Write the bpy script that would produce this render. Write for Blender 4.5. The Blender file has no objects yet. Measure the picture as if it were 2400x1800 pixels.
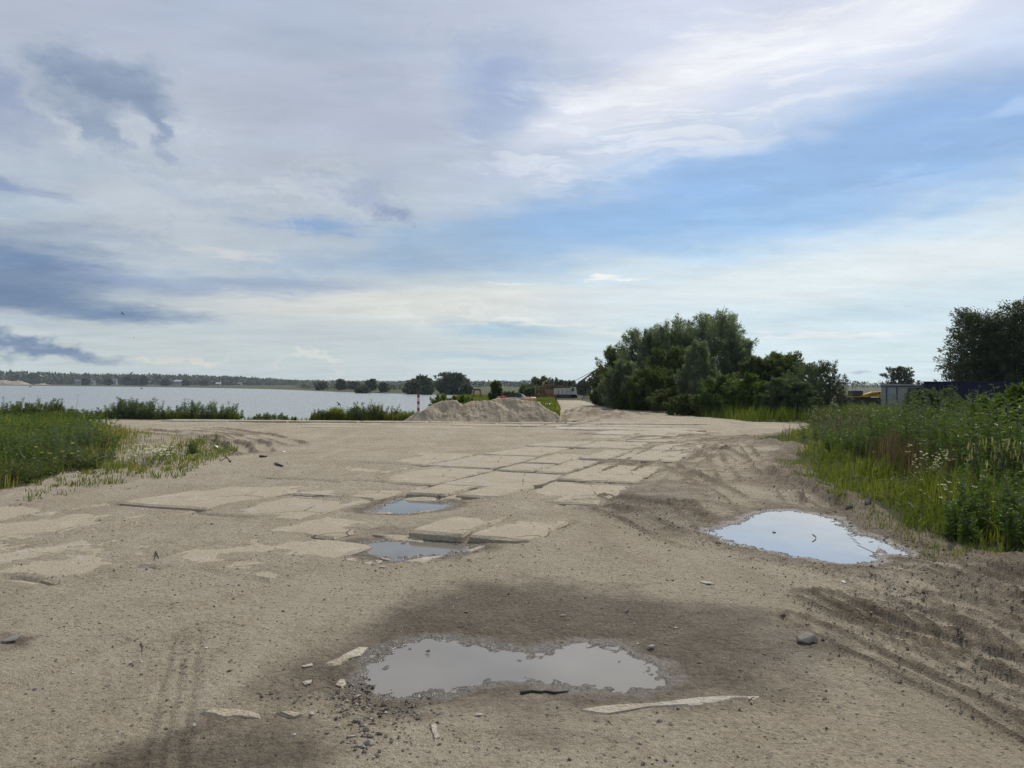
import bpy, math, random
import numpy as np
from mathutils import Vector, Matrix

SC = bpy.context.scene
COL = SC.collection
R = math.radians

# ------------------------------------------------------------------ camera
FPX = 1813.0                      # focal length in pixels of a 2400 px wide picture
CAM_H = 1.6
PITCH, ROLL = R(0.25), R(0.43)
cam = bpy.data.cameras.new('camera')
cam.sensor_width = 36.0
cam.lens = 36.0 * FPX / 2400.0
cam.clip_start = 0.05
cam.clip_end = 9000.0
cam_ob = bpy.data.objects.new('camera', cam)
COL.objects.link(cam_ob)
cam_ob.matrix_world = (Matrix.Translation((0, 0, CAM_H)) @ Matrix.Rotation(math.pi / 2 + PITCH, 4, 'X')
                       @ Matrix.Rotation(ROLL, 4, 'Z'))
SC.camera = cam_ob

_f = np.array((0, math.cos(PITCH), math.sin(PITCH)))
_u0 = np.array((0, -math.sin(PITCH), math.cos(PITCH)))
_r0 = np.array((1.0, 0, 0))
_r = _r0 * math.cos(ROLL) + _u0 * math.sin(ROLL)
_u = _u0 * math.cos(ROLL) - _r0 * math.sin(ROLL)


def ray(px, py):
    return _f * FPX + _r * (px - 1200.0) + _u * (900.0 - py)


def G(px, py, z=0.0):
    """ground point (x, y) at height z"""
    d = ray(px, py)
    t = (z - CAM_H) / d[2]
    return (d[0] * t, d[1] * t)


def A(px, py, D):
    """point at distance y = D"""
    d = ray(px, py)
    t = D / d[1]
    return Vector((d[0] * t, D, CAM_H + d[2] * t))


def AE(px, py):
    d = ray(px, py)
    d = d / np.linalg.norm(d)
    return (math.degrees(math.atan2(d[0], d[1])), math.degrees(math.asin(d[2])))


# ------------------------------------------------------------------ view, sun, sky
SC.view_settings.view_transform = 'Standard'
SC.view_settings.look = 'None'
SC.view_settings.exposure = 0.0
SC.view_settings.gamma = 1.0
SC.view_settings.use_curve_mapping = False
SC.cycles.use_denoising = True
SC.cycles.denoiser = 'OPENIMAGEDENOISE'
SC.cycles.denoising_input_passes = 'RGB_ALBEDO_NORMAL'
SC.cycles.denoising_prefilter = 'NONE'
SC.cycles.max_bounces = 8
SC.cycles.transparent_max_bounces = 8
SC.cycles.caustics_reflective = False
SC.cycles.caustics_refractive = False

SUN_AZ, SUN_EL = R(24), R(43)     # azimuth to the right of straight ahead
sun = bpy.data.lights.new('sun', 'SUN')
sun.energy = 3.8
sun.angle = R(2.5)                # veiled by thin cirrus
sun.color = (1.0, 0.93, 0.82)
sun_ob = bpy.data.objects.new('sun', sun)
COL.objects.link(sun_ob)
_sd = Vector((math.sin(SUN_AZ) * math.cos(SUN_EL), math.cos(SUN_AZ) * math.cos(SUN_EL), math.sin(SUN_EL)))
sun_ob.rotation_euler = (-_sd).to_track_quat('-Z', 'Y').to_euler()
sun_ob.location = (30, 60, 60)

SKY_STRENGTH = 0.1


def lin(c):
    c = c / 255.0
    return c / 12.92 if c <= 0.04045 else ((c + 0.055) / 1.055) ** 2.4


def L3(r, g, b):
    return (lin(r), lin(g), lin(b), 1.0)


def build_world():
    w = bpy.data.worlds.new('World')
    SC.world = w
    w.use_nodes = True
    nt = w.node_tree
    nt.nodes.clear()
    N = nt.nodes.new
    LK = nt.links.new
    out = N('ShaderNodeOutputWorld')
    bg = N('ShaderNodeBackground')
    bg.inputs['Strength'].default_value = SKY_STRENGTH
    LK(bg.outputs[0], out.inputs[0])
    sky = N('ShaderNodeTexSky')
    sky.sky_type = 'NISHITA'
    sky.sun_disc = False
    sky.sun_elevation = SUN_EL
    sky.sun_rotation = SUN_AZ
    sky.air_density = 1.0
    sky.dust_density = 0.6
    sky.ozone_density = 1.5
    tc = N('ShaderNodeTexCoord')
    sep = N('ShaderNodeSeparateXYZ')
    LK(tc.outputs['Generated'], sep.inputs[0])

    def M(op, a, b=None, c=None, clamp=False):
        n = N('ShaderNodeMath')
        n.operation = op
        n.use_clamp = clamp
        for i, v in enumerate((a, b, c)):
            if v is None:
                continue
            if isinstance(v, (int, float)):
                n.inputs[i].default_value = v
            else:
                LK(v, n.inputs[i])
        return n.outputs[0]

    x, y, z = sep.outputs
    az = M('MULTIPLY', M('ARCTAN2', x, y), 57.29578)
    el = M('MULTIPLY', M('ARCSINE', z), 57.29578)
    # cloud layer coordinates: the ray meets a flat layer overhead, so clouds flatten to streaks near the horizon
    zz = M('ADD', M('MAXIMUM', z, 0.0), 0.10)
    cl = N('ShaderNodeCombineXYZ')
    LK(M('DIVIDE', x, zz), cl.inputs[0])
    LK(M('DIVIDE', y, zz), cl.inputs[1])
    ae = N('ShaderNodeCombineXYZ')
    LK(az, ae.inputs[0])
    LK(el, ae.inputs[1])
    ae.inputs[2].default_value = 1.0

    def noise(vec, scale, detail, rough, offset=(0, 0, 0), rot=0.0, sc=(1, 1, 1)):
        mp = N('ShaderNodeMapping')
        mp.inputs['Location'].default_value = offset
        mp.inputs['Rotation'].default_value = (0, 0, rot)
        mp.inputs['Scale'].default_value = sc
        LK(vec, mp.inputs[0])
        n = N('ShaderNodeTexNoise')
        n.noise_dimensions = '2D'
        n.inputs['Scale'].default_value = scale
        n.inputs['Detail'].default_value = detail
        n.inputs['Roughness'].default_value = rough
        LK(mp.outputs[0], n.inputs['Vector'])
        return n

    def V(op, a, b):
        n = N('ShaderNodeVectorMath')
        n.operation = op
        for i, v in enumerate((a, b)):
            if v is None:
                continue
            if isinstance(v, (tuple, list)):
                n.inputs[i].default_value = v
            else:
                LK(v, n.inputs[i])
        return n

    # soft warp for veils (streaky), fine warp for lumpy clouds
    n1 = noise(cl.outputs[0], 1.1, 4, 0.58, (3.1, 1.7, 0))
    w1 = V('MULTIPLY', V('SUBTRACT', n1.outputs['Color'], (0.5, 0.5, 0.5)).outputs[0], (16, 5.5, 0)).outputs[0]
    veil = V('ADD', ae.outputs[0], w1).outputs[0]
    n2 = noise(ae.outputs[0], 0.22, 5, 0.62, (1.3, 8.2, 0), 0, (0.7, 1.25, 1))
    w2 = V('MULTIPLY', V('SUBTRACT', n2.outputs['Color'], (0.5, 0.5, 0.5)).outputs[0], (9, 5.5, 0)).outputs[0]
    lump = V('ADD', ae.outputs[0], w2).outputs[0]
    n3 = noise(ae.outputs[0], 0.55, 4, 0.64, (7.3, 2.2, 0), 0, (0.35, 1.8, 1))
    w3 = V('MULTIPLY', V('SUBTRACT', n3.outputs['Color'], (0.5, 0.5, 0.5)).outputs[0], (7, 1.5, 0)).outputs[0]
    flat = V('ADD', ae.outputs[0], w3).outputs[0]
    WARP = {'v': veil, 'l': lump, 'f': flat, 'n': ae.outputs[0]}

    def mixc(fac, a, b):
        n = N('ShaderNodeMix')
        n.data_type = 'RGBA'
        n.clamp_factor = True
        LK(fac, n.inputs['Factor']) if not isinstance(fac, (int, float)) else None
        if isinstance(fac, (int, float)):
            n.inputs['Factor'].default_value = fac
        for s, v in ((6, a), (7, b)):
            if isinstance(v, tuple):
                n.inputs[s].default_value = v
            else:
                LK(v, n.inputs[s])
        return n.outputs[2]

    K = 1.0 / SKY_STRENGTH

    def S(r, g, b):
        a = L3(r, g, b)
        return (a[0] * K, a[1] * K, a[2] * K, 1.0)

    # colour of the clear air: the physical sky, veiled paler towards the horizon by the same thin cirrus
    clear = sky.outputs[0]
    tint = N('ShaderNodeMix'); tint.data_type = 'RGBA'; tint.blend_type = 'MULTIPLY'
    tint.inputs['Factor'].default_value = 1.0
    LK(clear, tint.inputs[6]); tint.inputs[7].default_value = (0.54, 0.69, 0.83, 1)
    clear = tint.outputs[2]

    def ramp(v, stops):
        mr = N('ShaderNodeMapRange')
        LK(v, mr.inputs[0])
        mr.inputs[1].default_value = stops[0][0]
        mr.inputs[2].default_value = stops[-1][0]
        r = N('ShaderNodeValToRGB')
        LK(mr.outputs[0], r.inputs[0])
        lo, hi = stops[0][0], stops[-1][0]
        els = r.color_ramp.elements
        while len(els) < len(stops):
            els.new(0.5)
        for e, (p, c) in zip(els, stops):
            e.position = (p - lo) / (hi - lo)
            e.color = c
        m = N('ShaderNodeVectorMath'); m.operation = 'SCALE'
        LK(r.outputs[0], m.inputs[0]); m.inputs['Scale'].default_value = K
        return m.outputs[0]

    # veil of high cloud by elevation, left sky greyer than right sky
    sepv = N('ShaderNodeSeparateXYZ'); LK(veil, sepv.inputs[0])
    left = ramp(el, [(0, L3(196, 207, 206)), (3, L3(194, 204, 206)), (7, L3(189, 200, 207)), (14, L3(176, 188, 201)),
                     (20, L3(178, 188, 204)), (28, L3(180, 190, 209)), (60, L3(185, 194, 210))])
    right = ramp(el, [(0, L3(218, 234, 238)), (3, L3(212, 229, 235)), (6, L3(210, 227, 235)), (10, L3(210, 227, 238)),
                      (20, L3(206, 217, 236)), (28, L3(212, 219, 236)), (60, L3(205, 212, 228))])
    side = N('ShaderNodeMapRange'); side.interpolation_type = 'SMOOTHSTEP'
    LK(sepv.outputs[0], side.inputs[0]); side.inputs[1].default_value = -16; side.inputs[2].default_value = 20
    col = mixc(side.outputs[0], left, right)
    # streaks of thinner cloud everywhere on the layer
    n4 = noise(cl.outputs[0], 0.9, 4, 0.55, (0, 5.3, 0), R(25), (0.55, 1.6, 1))
    thin = N('ShaderNodeMapRange'); thin.interpolation_type = 'SMOOTHSTEP'
    LK(n4.outputs[0], thin.inputs[0]); thin.inputs[1].default_value = 0.50; thin.inputs[2].default_value = 0.80
    thin.inputs[4].default_value = 0.38
    col = mixc(thin.outputs[0], col, clear)

    def thr(n, a, b):
        m = N('ShaderNodeMapRange'); m.interpolation_type = 'SMOOTHSTEP'
        LK(n.outputs[0], m.inputs[0]); m.inputs[1].default_value = a; m.inputs[2].default_value = b
        return m.outputs[0]
    fibre = {'a': thr(noise(veil, 0.75, 5, 0.66, (4.7, 0.4, 0), R(14), (0.16, 0.95, 1)), 0.46, 0.68),
             'b': thr(noise(lump, 0.55, 5, 0.64, (1.7, 6.4, 0), R(6), (0.35, 0.9, 1)), 0.45, 0.66)}

    def blob(col, px, py, rx, ry, c, strength, soft=0.0, rot=0.0, warp='v', tex=None):
        """elliptic cloud (or gap) centred on a direction; rx, ry in pixels of the photograph, rot clockwise degrees"""
        a0, e0 = AE(px, py)
        k = 1.0 / FPX * 57.29578
        sx = rx * k * (math.cos(R(a0)) ** 2 if abs(a0) < 60 else 1.0)
        sy = ry * k * math.cos(R(a0))
        cr, sr = math.cos(R(rot)), math.sin(R(rot))
        # u = (c dx - s dy) / sx, w = (s dx + c dy) / sy, as dot products with (az, el, 1)
        d1 = V('DOT_PRODUCT', WARP[warp], (cr / sx, -sr / sx, (-cr * a0 + sr * e0) / sx)).outputs['Value']
        d2 = V('DOT_PRODUCT', WARP[warp], (sr / sy, cr / sy, (-sr * a0 - cr * e0) / sy)).outputs['Value']
        ln = M('SQRT', M('MULTIPLY_ADD', d1, d1, M('MULTIPLY', d2, d2)))
        mr = N('ShaderNodeMapRange'); mr.interpolation_type = 'SMOOTHSTEP'
        LK(ln, mr.inputs[0])
        mr.inputs[1].default_value = soft
        mr.inputs[2].default_value = 1.0
        mr.inputs[3].default_value = strength
        mr.inputs[4].default_value = 0.0
        fac = mr.outputs[0] if tex is None else M('MULTIPLY', mr.outputs[0], fibre[tex])
        return mixc(fac, col, clear if c is None else S(*c))

    B = [
        # gaps of blue
        (1950, 400, 900, 190, None, 0.95, 0.35, -9, 'v'),
        (1400, 520, 720, 120, None, 0.85, 0.2, -4, 'v'),
        (2300, 330, 420, 150, None, 0.6, 0.2, -8, 'v'),
        (740, 528, 230, 34, (126, 160, 202), 0.85, 0.1, -3, 'f'),
        (1190, 220, 210, 190, (150, 170, 205), 0.75, 0.0, 0, 'v'),
        (1020, 590, 380, 80, (150, 176, 204), 0.7, 0.1, -2, 'v'),
        # white band along the top of the gap
        (1620, 160, 430, 110, (232, 234, 241), 0.95, 0.1, -16, 'v'),
        (2000, 60, 560, 90, (234, 238, 246), 0.9, 0.1, -10, 'v'),
        (1400, 290, 260, 60, (212, 218, 230), 0.85, 0.1, -14, 'v'),
        (1250, 400, 420, 40, (186, 198, 220), 0.7, 0.1, -12, 'v'),
        (1420, 400, 250, 26, (196, 206, 226), 0.7, 0.1, -14, 'v'),
        (2300, 120, 300, 60, (206, 219, 242), 0.6, 0.1, -10, 'v'),
        (2380, 265, 140, 26, (185, 207, 240), 0.6, 0.1, -15, 'v'),
        (1900, 470, 500, 18, (165, 200, 236), 0.5, 0.1, -4, 'v'),
        # pale veil below the gap
        (1900, 655, 1050, 85, (224, 234, 238), 0.9, 0.15, -5, 'f'),
        (2300, 590, 500, 60, (226, 235, 240), 0.8, 0.15, -6, 'f'),
        (2000, 735, 420, 26, (190, 215, 228), 0.55, 0.1, -2, 'f'),
        # warm light low over the middle
        (900, 715, 700, 70, (214, 216, 211), 0.9, 0.05, 0, 'f'),
        (1150, 690, 420, 40, (221, 224, 219), 0.7, 0.05, -2, 'f'),
        (1180, 772, 210, 24, (164, 194, 214), 0.85, 0.1, 2, 'f'),
        (1120, 835, 260, 16, (172, 198, 212), 0.7, 0.1, 0, 'f'),
        (1250, 752, 230, 9, (224, 229, 226), 0.8, 0.2, 3, 'f'),
        (1440, 776, 80, 14, (226, 232, 230), 0.75, 0.1, 8, 'f'),
        (1950, 784, 270, 11, (231, 237, 240), 0.9, 0.2, 0.5, 'f'),
        (1800, 800, 90, 14, (222, 232, 236), 0.6, 0.1, 0, 'f'),
        (2045, 872, 36, 8, (168, 190, 206), 0.8, 0.1, -4, 'f'),
        (1450, 650, 95, 8, (238, 239, 236), 0.95, 0.2, -4, 'f'),
        (1180, 668, 70, 4, (232, 234, 230), 0.9, 0.2, -2, 'f'),
        # upper left veil structure
        (520, 330, 480, 160, (190, 198, 212), 0.5, 0.0, 20, 'v'),
        (900, 300, 380, 130, (178, 186, 206), 0.6, 0.0, 10, 'v'),
        (300, 480, 420, 90, (192, 201, 211), 0.7, 0.0, 10, 'l'),
        (560, 600, 140, 13, (205, 207, 212), 0.9, 0.1, 5, 'f'),
        (1010, 508, 90, 14, (180, 190, 210), 0.8, 0.1, -6, 'f'),
        (840, 455, 190, 62, (160, 172, 197), 0.75, 0.1, 12, 'l'),
        (930, 512, 80, 26, (140, 155, 188), 0.85, 0.1, 8, 'l'),
        (480, 480, 240, 24, (168, 179, 198), 0.5, 0.0, 14, 'l'),
        (200, 545, 260, 24, (160, 173, 195), 0.7, 0.0, -3, 'f'),
        (40, 440, 150, 26, (138, 155, 190), 0.85, 0.1, 8, 'f'),
        (20, 260, 130, 130, (146, 160, 192), 0.8, 0.1, 0, 'l'),
        (1750, 150, 900, 230, (243, 245, 249), 0.75, 0.0, -14, 'v', 'a'),
        (1500, 330, 520, 120, (222, 229, 240), 0.7, 0.0, -14, 'v', 'a'),
        (1950, 450, 700, 110, (182, 208, 240), 0.45, 0.0, -6, 'v', 'a'),
        (1100, 170, 420, 170, (156, 174, 206), 0.5, 0.0, 0, 'v', 'b'),
        (560, 420, 700, 220, (200, 208, 215), 0.6, 0.0, 6, 'n', 'b'),
        (380, 520, 560, 150, (158, 172, 194), 0.5, 0.0, 4, 'n', 'b'),
        (750, 620, 420, 70, (166, 181, 202), 0.55, 0.0, -2, 'n', 'b'),
        (1200, 730, 700, 60, (226, 229, 225), 0.6, 0.0, 0, 'f', 'b'),
        # the lumpy grey cloud and its tail
        (255, 195, 190, 100, (138, 155, 179), 0.95, 0.15, 4, 'l'),
        (330, 265, 150, 45, (140, 156, 182), 0.9, 0.2, 48, 'l'),
        (200, 285, 130, 50, (144, 160, 184), 0.85, 0.2, 40, 'l'),
        (235, 210, 110, 40, (130, 147, 174), 0.5, 0.1, 0, 'l'),
        (165, 315, 85, 30, (194, 203, 210), 0.6, 0.1, 30, 'l'),
        (290, 318, 60, 28, (190, 199, 208), 0.45, 0.1, 30, 'l'),
        # dark rain cloud, low left
        (60, 615, 430, 110, (116, 138, 170), 1.0, 0.05, 8, 'f'),
        (20, 690, 450, 75, (102, 127, 160), 0.9, 0.1, 6, 'f'),
        (300, 738, 300, 34, (110, 135, 168), 0.9, 0.1, 1, 'f'),
        (600, 668, 460, 36, (150, 168, 195), 0.85, 0.05, -1, 'f'),
        (330, 665, 260, 40, (138, 157, 190), 0.6, 0.05, 6, 'f'),
        (60, 762, 220, 14, (176, 190, 204), 0.7, 0.1, 4, 'f'),
        (120, 822, 270, 42, (114, 136, 166), 0.95, 0.2, 4, 'l'),
        (10, 818, 60, 14, (178, 184, 194), 0.7, 0.1, 20, 'l'),
        # small bright cumulus on the horizon
        (430, 846, 150, 11, (214, 214, 206), 0.95, 0.25, 3, 'l'),
        (720, 846, 100, 15, (214, 217, 212), 0.95, 0.25, -3, 'l'),
        (800, 862, 80, 8, (208, 212, 209), 0.8, 0.2, 3, 'l'),
    ]
    for b in B:
        col = blob(col, *b)
    # fibres and mottling of the cloud layer
    n5 = noise(ae.outputs[0], 0.8, 5, 0.62, (2.7, 0.4, 0), R(-16), (0.10, 0.75, 1))
    n6 = noise(cl.outputs[0], 2.6, 5, 0.66, (9.1, 3.3, 0), R(20), (0.6, 1.3, 1))
    fb = M('ADD', M('MULTIPLY', n5.outputs[0], 0.17), M('MULTIPLY', n6.outputs[0], 0.28))
    sca = N('ShaderNodeVectorMath'); sca.operation = 'SCALE'
    LK(col, sca.inputs[0]); LK(M('ADD', fb, 0.80), sca.inputs['Scale'])
    col = sca.outputs[0]
    LK(col, bg.inputs[0])
    w.cycles.sampling_method = 'MANUAL'
    w.cycles.sample_map_resolution = 512
    return w


build_world()
SC.cycles.use_adaptive_sampling = True
SC.cycles.adaptive_threshold = 0.015

# ------------------------------------------------------------------ helpers: noise, polygons, meshes
def _hash(ix, iy, seed):
    h = (ix.astype(np.int64) * 374761393 + iy.astype(np.int64) * 668265263 + seed * 1442695041) & 0xFFFFFFFF
    h = ((h ^ (h >> 13)) * 1274126177) & 0xFFFFFFFF
    h = h ^ (h >> 16)
    return (h & 0xFFFFFF) / float(0xFFFFFF)


def vnoise(x, y, seed=0):
    x = np.asarray(x, float); y = np.asarray(y, float)
    ix, iy = np.floor(x), np.floor(y)
    fx, fy = x - ix, y - iy
    ux = fx * fx * fx * (fx * (fx * 6 - 15) + 10)
    uy = fy * fy * fy * (fy * (fy * 6 - 15) + 10)
    a = _hash(ix, iy, seed); b = _hash(ix + 1, iy, seed)
    c = _hash(ix, iy + 1, seed); d = _hash(ix + 1, iy + 1, seed)
    return (a * (1 - ux) + b * ux) * (1 - uy) + (c * (1 - ux) + d * ux) * uy - 0.5


def fbm(x, y, octaves=4, seed=0, gain=0.5):
    s = 0; amp = 1.0
    for o in range(octaves):
        s = s + amp * vnoise(x + 17.3 * o, y - 9.1 * o, seed + o)
        x = x * 2.03; y = y * 2.03; amp *= gain
    return s


def sdpoly(x, y, poly):
    """signed distance, positive inside"""
    x = np.asarray(x, float); y = np.asarray(y, float)
    d = np.full(x.shape, 1e18)
    inside = np.zeros(x.shape, bool)
    n = len(poly)
    for i in range(n):
        ax, ay = poly[i]; bx, by = poly[(i + 1) % n]
        ex, ey = bx - ax, by - ay
        t = np.clip(((x - ax) * ex + (y - ay) * ey) / (ex * ex + ey * ey + 1e-12), 0, 1)
        d = np.minimum(d, (x - ax - t * ex) ** 2 + (y - ay - t * ey) ** 2)
        cross = ((ay > y) != (by > y)) & (x < (bx - ax) * (y - ay) / (by - ay + 1e-18) + ax)
        inside ^= cross
    d = np.sqrt(d)
    return np.where(inside, d, -d)


def dpath(x, y, path):
    d = np.full(np.shape(x), 1e18)
    for (ax, ay), (bx, by) in zip(path[:-1], path[1:]):
        ex, ey = bx - ax, by - ay
        t = np.clip(((x - ax) * ex + (y - ay) * ey) / (ex * ex + ey * ey + 1e-12), 0, 1)
        d = np.minimum(d, (x - ax - t * ex) ** 2 + (y - ay - t * ey) ** 2)
    return np.sqrt(d)


def sstep(a, b, v):
    t = np.clip((v - a) / (b - a), 0, 1)
    return t * t * (3 - 2 * t)


def np_mesh(name, verts, faces, attrs=None, smooth=False):
    """verts (N,3), faces (M,k) or a list of such arrays; attrs: per-vertex float arrays"""
    me = bpy.data.meshes.new(name)
    verts = np.ascontiguousarray(verts, np.float32)
    if not isinstance(faces, (list, tuple)):
        faces = [faces]
    faces = [np.asarray(f, np.int32) for f in faces if len(f)]
    loops = np.concatenate([f.ravel() for f in faces])
    tot = np.concatenate([np.full(len(f), f.shape[1], np.int32) for f in faces])
    start = np.concatenate([[0], np.cumsum(tot)[:-1]]).astype(np.int32)
    me.vertices.add(len(verts)); me.vertices.foreach_set('co', verts.ravel())
    me.loops.add(len(loops)); me.loops.foreach_set('vertex_index', loops)
    me.polygons.add(len(tot)); me.polygons.foreach_set('loop_start', start)
    try:
        me.polygons.foreach_set('loop_total', tot)
    except Exception:
        pass
    me.update(calc_edges=True)
    me.polygons.foreach_set('use_smooth', np.full(len(tot), smooth, bool))
    for k, v in (attrs or {}).items():
        a = me.attributes.new(k, 'FLOAT', 'POINT')
        a.data.foreach_set('value', np.ascontiguousarray(v, np.float32))
    return me


def link(name, me, mat=None, parent=None):
    o = bpy.data.objects.new(name, me)
    COL.objects.link(o)
    if mat is not None and me is not None and not me.materials:
        me.materials.append(mat)
    if parent is not None:
        o.parent = parent
    return o


def tag(o, label, cat=None, group=None, kind=None):
    o['label'] = label
    if cat:
        o['category'] = cat
    if group:
        o['group'] = group
    if kind:
        o['kind'] = kind
    return o


def empty(name, loc, rz=0.0):
    o = bpy.data.objects.new(name, None)
    COL.objects.link(o)
    o.location = loc
    o.rotation_euler = (0, 0, rz)
    o.empty_display_size = 0.1
    return o


class MB:
    """collects boxes, tubes and prisms into one mesh"""
    def __init__(self):
        self.v = []; self.f = []

    def add(self, vs, fs):
        n = len(self.v)
        self.v += [tuple(p) for p in vs]
        self.f += [tuple(i + n for i in q) for q in fs]
        return self

    def box(self, c, s, rot=None, bev=0.0):
        x, y, z = s[0] / 2, s[1] / 2, s[2] / 2
        b = min(bev, x * .9, y * .9, z * .9)
        if b > 0:
            vs = []
            for sz in (-1, 1):
                for (sx, sy) in ((-1, -1), (1, -1), (1, 1), (-1, 1)):
                    vs.append((sx * (x - b), sy * (y - b), sz * z))
                    vs.append((sx * x, sy * (y - b), sz * (z - b)))
                    vs.append((sx * (x - b), sy * y, sz * (z - b)))
            import bmesh
            bm = bmesh.new()
            for p in vs:
                bm.verts.new(p)
            r = bmesh.ops.convex_hull(bm, input=bm.verts[:])
            bm.verts.index_update()
            vs = [v.co.copy() for v in bm.verts]
            fs = [[v.index for v in f.verts] for f in bm.faces]
            bm.free()
        else:
            vs = [(sx * x, sy * y, sz * z) for sz in (-1, 1) for (sx, sy) in ((-1, -1), (1, -1), (1, 1), (-1, 1))]
            fs = [(3, 2, 1, 0), (4, 5, 6, 7), (0, 1, 5, 4), (1, 2, 6, 5), (2, 3, 7, 6), (3, 0, 4, 7)]
        m = rot if rot is not None else Matrix.Identity(3)
        return self.add([m @ Vector(p) + Vector(c) for p in vs], fs)

    def bar(self, a, b, w, h=None):
        a, b = Vector(a), Vector(b)
        d = b - a
        q = d.to_track_quat('Y', 'Z').to_matrix()
        return self.box((a + b) / 2, (w, d.length, h or w), q)

    def tube(self, pts, radii, n=8, caps=True):
        pts = [Vector(p) for p in pts]
        if isinstance(radii, (int, float)):
            radii = [radii] * len(pts)
        base = len(self.v)
        up = Vector((0.13, 0.27, 0.95))
        for i, p in enumerate(pts):
            d = (pts[min(i + 1, len(pts) - 1)] - pts[max(i - 1, 0)])
            d = d.normalized() if d.length > 1e-9 else Vector((0, 0, 1))
            s = d.cross(up)
            if s.length < 1e-3:
                s = d.cross(Vector((1, 0, 0)))
            s.normalize()
            t = s.cross(d)
            for k in range(n):
                a = 2 * math.pi * k / n
                self.v.append(tuple(p + (s * math.cos(a) + t * math.sin(a)) * radii[i]))
        for i in range(len(pts) - 1):
            for k in range(n):
                a = base + i * n + k; b = base + i * n + (k + 1) % n
                self.f.append((a, b, b + n, a + n))
        if caps:
            self.f.append(tuple(base + k for k in range(n))[::-1])
            e = base + (len(pts) - 1) * n
            self.f.append(tuple(e + k for k in range(n)))
        return self

    def prism(self, poly, axis, a, b):
        """polygon in the two other axes, extruded along axis from a to b"""
        def P(u, v, w):
            return {'x': (w, u, v), 'y': (u, w, v), 'z': (u, v, w)}[axis]
        n = len(poly)
        vs = [P(u, v, a) for u, v in poly] + [P(u, v, b) for u, v in poly]
        fs = [tuple(range(n))[::-1], tuple(range(n, 2 * n))] + [(i, (i + 1) % n, (i + 1) % n + n, i + n) for i in range(n)]
        return self.add(vs, fs)

    def mesh(self, name, smooth=False):
        me = bpy.data.meshes.new(name)
        me.from_pydata(self.v, [], self.f)
        me.validate()
        me.update()
        import bmesh
        bm = bmesh.new(); bm.from_mesh(me)
        bmesh.ops.recalc_face_normals(bm, faces=bm.faces)
        bm.to_mesh(me); bm.free()
        if smooth:
            me.polygons.foreach_set('use_smooth', np.full(len(me.polygons), True, bool))
        return me

    def build(self, name, mat, parent=None, smooth=False):
        return link(name, self.mesh(name, smooth), mat, parent)


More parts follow.
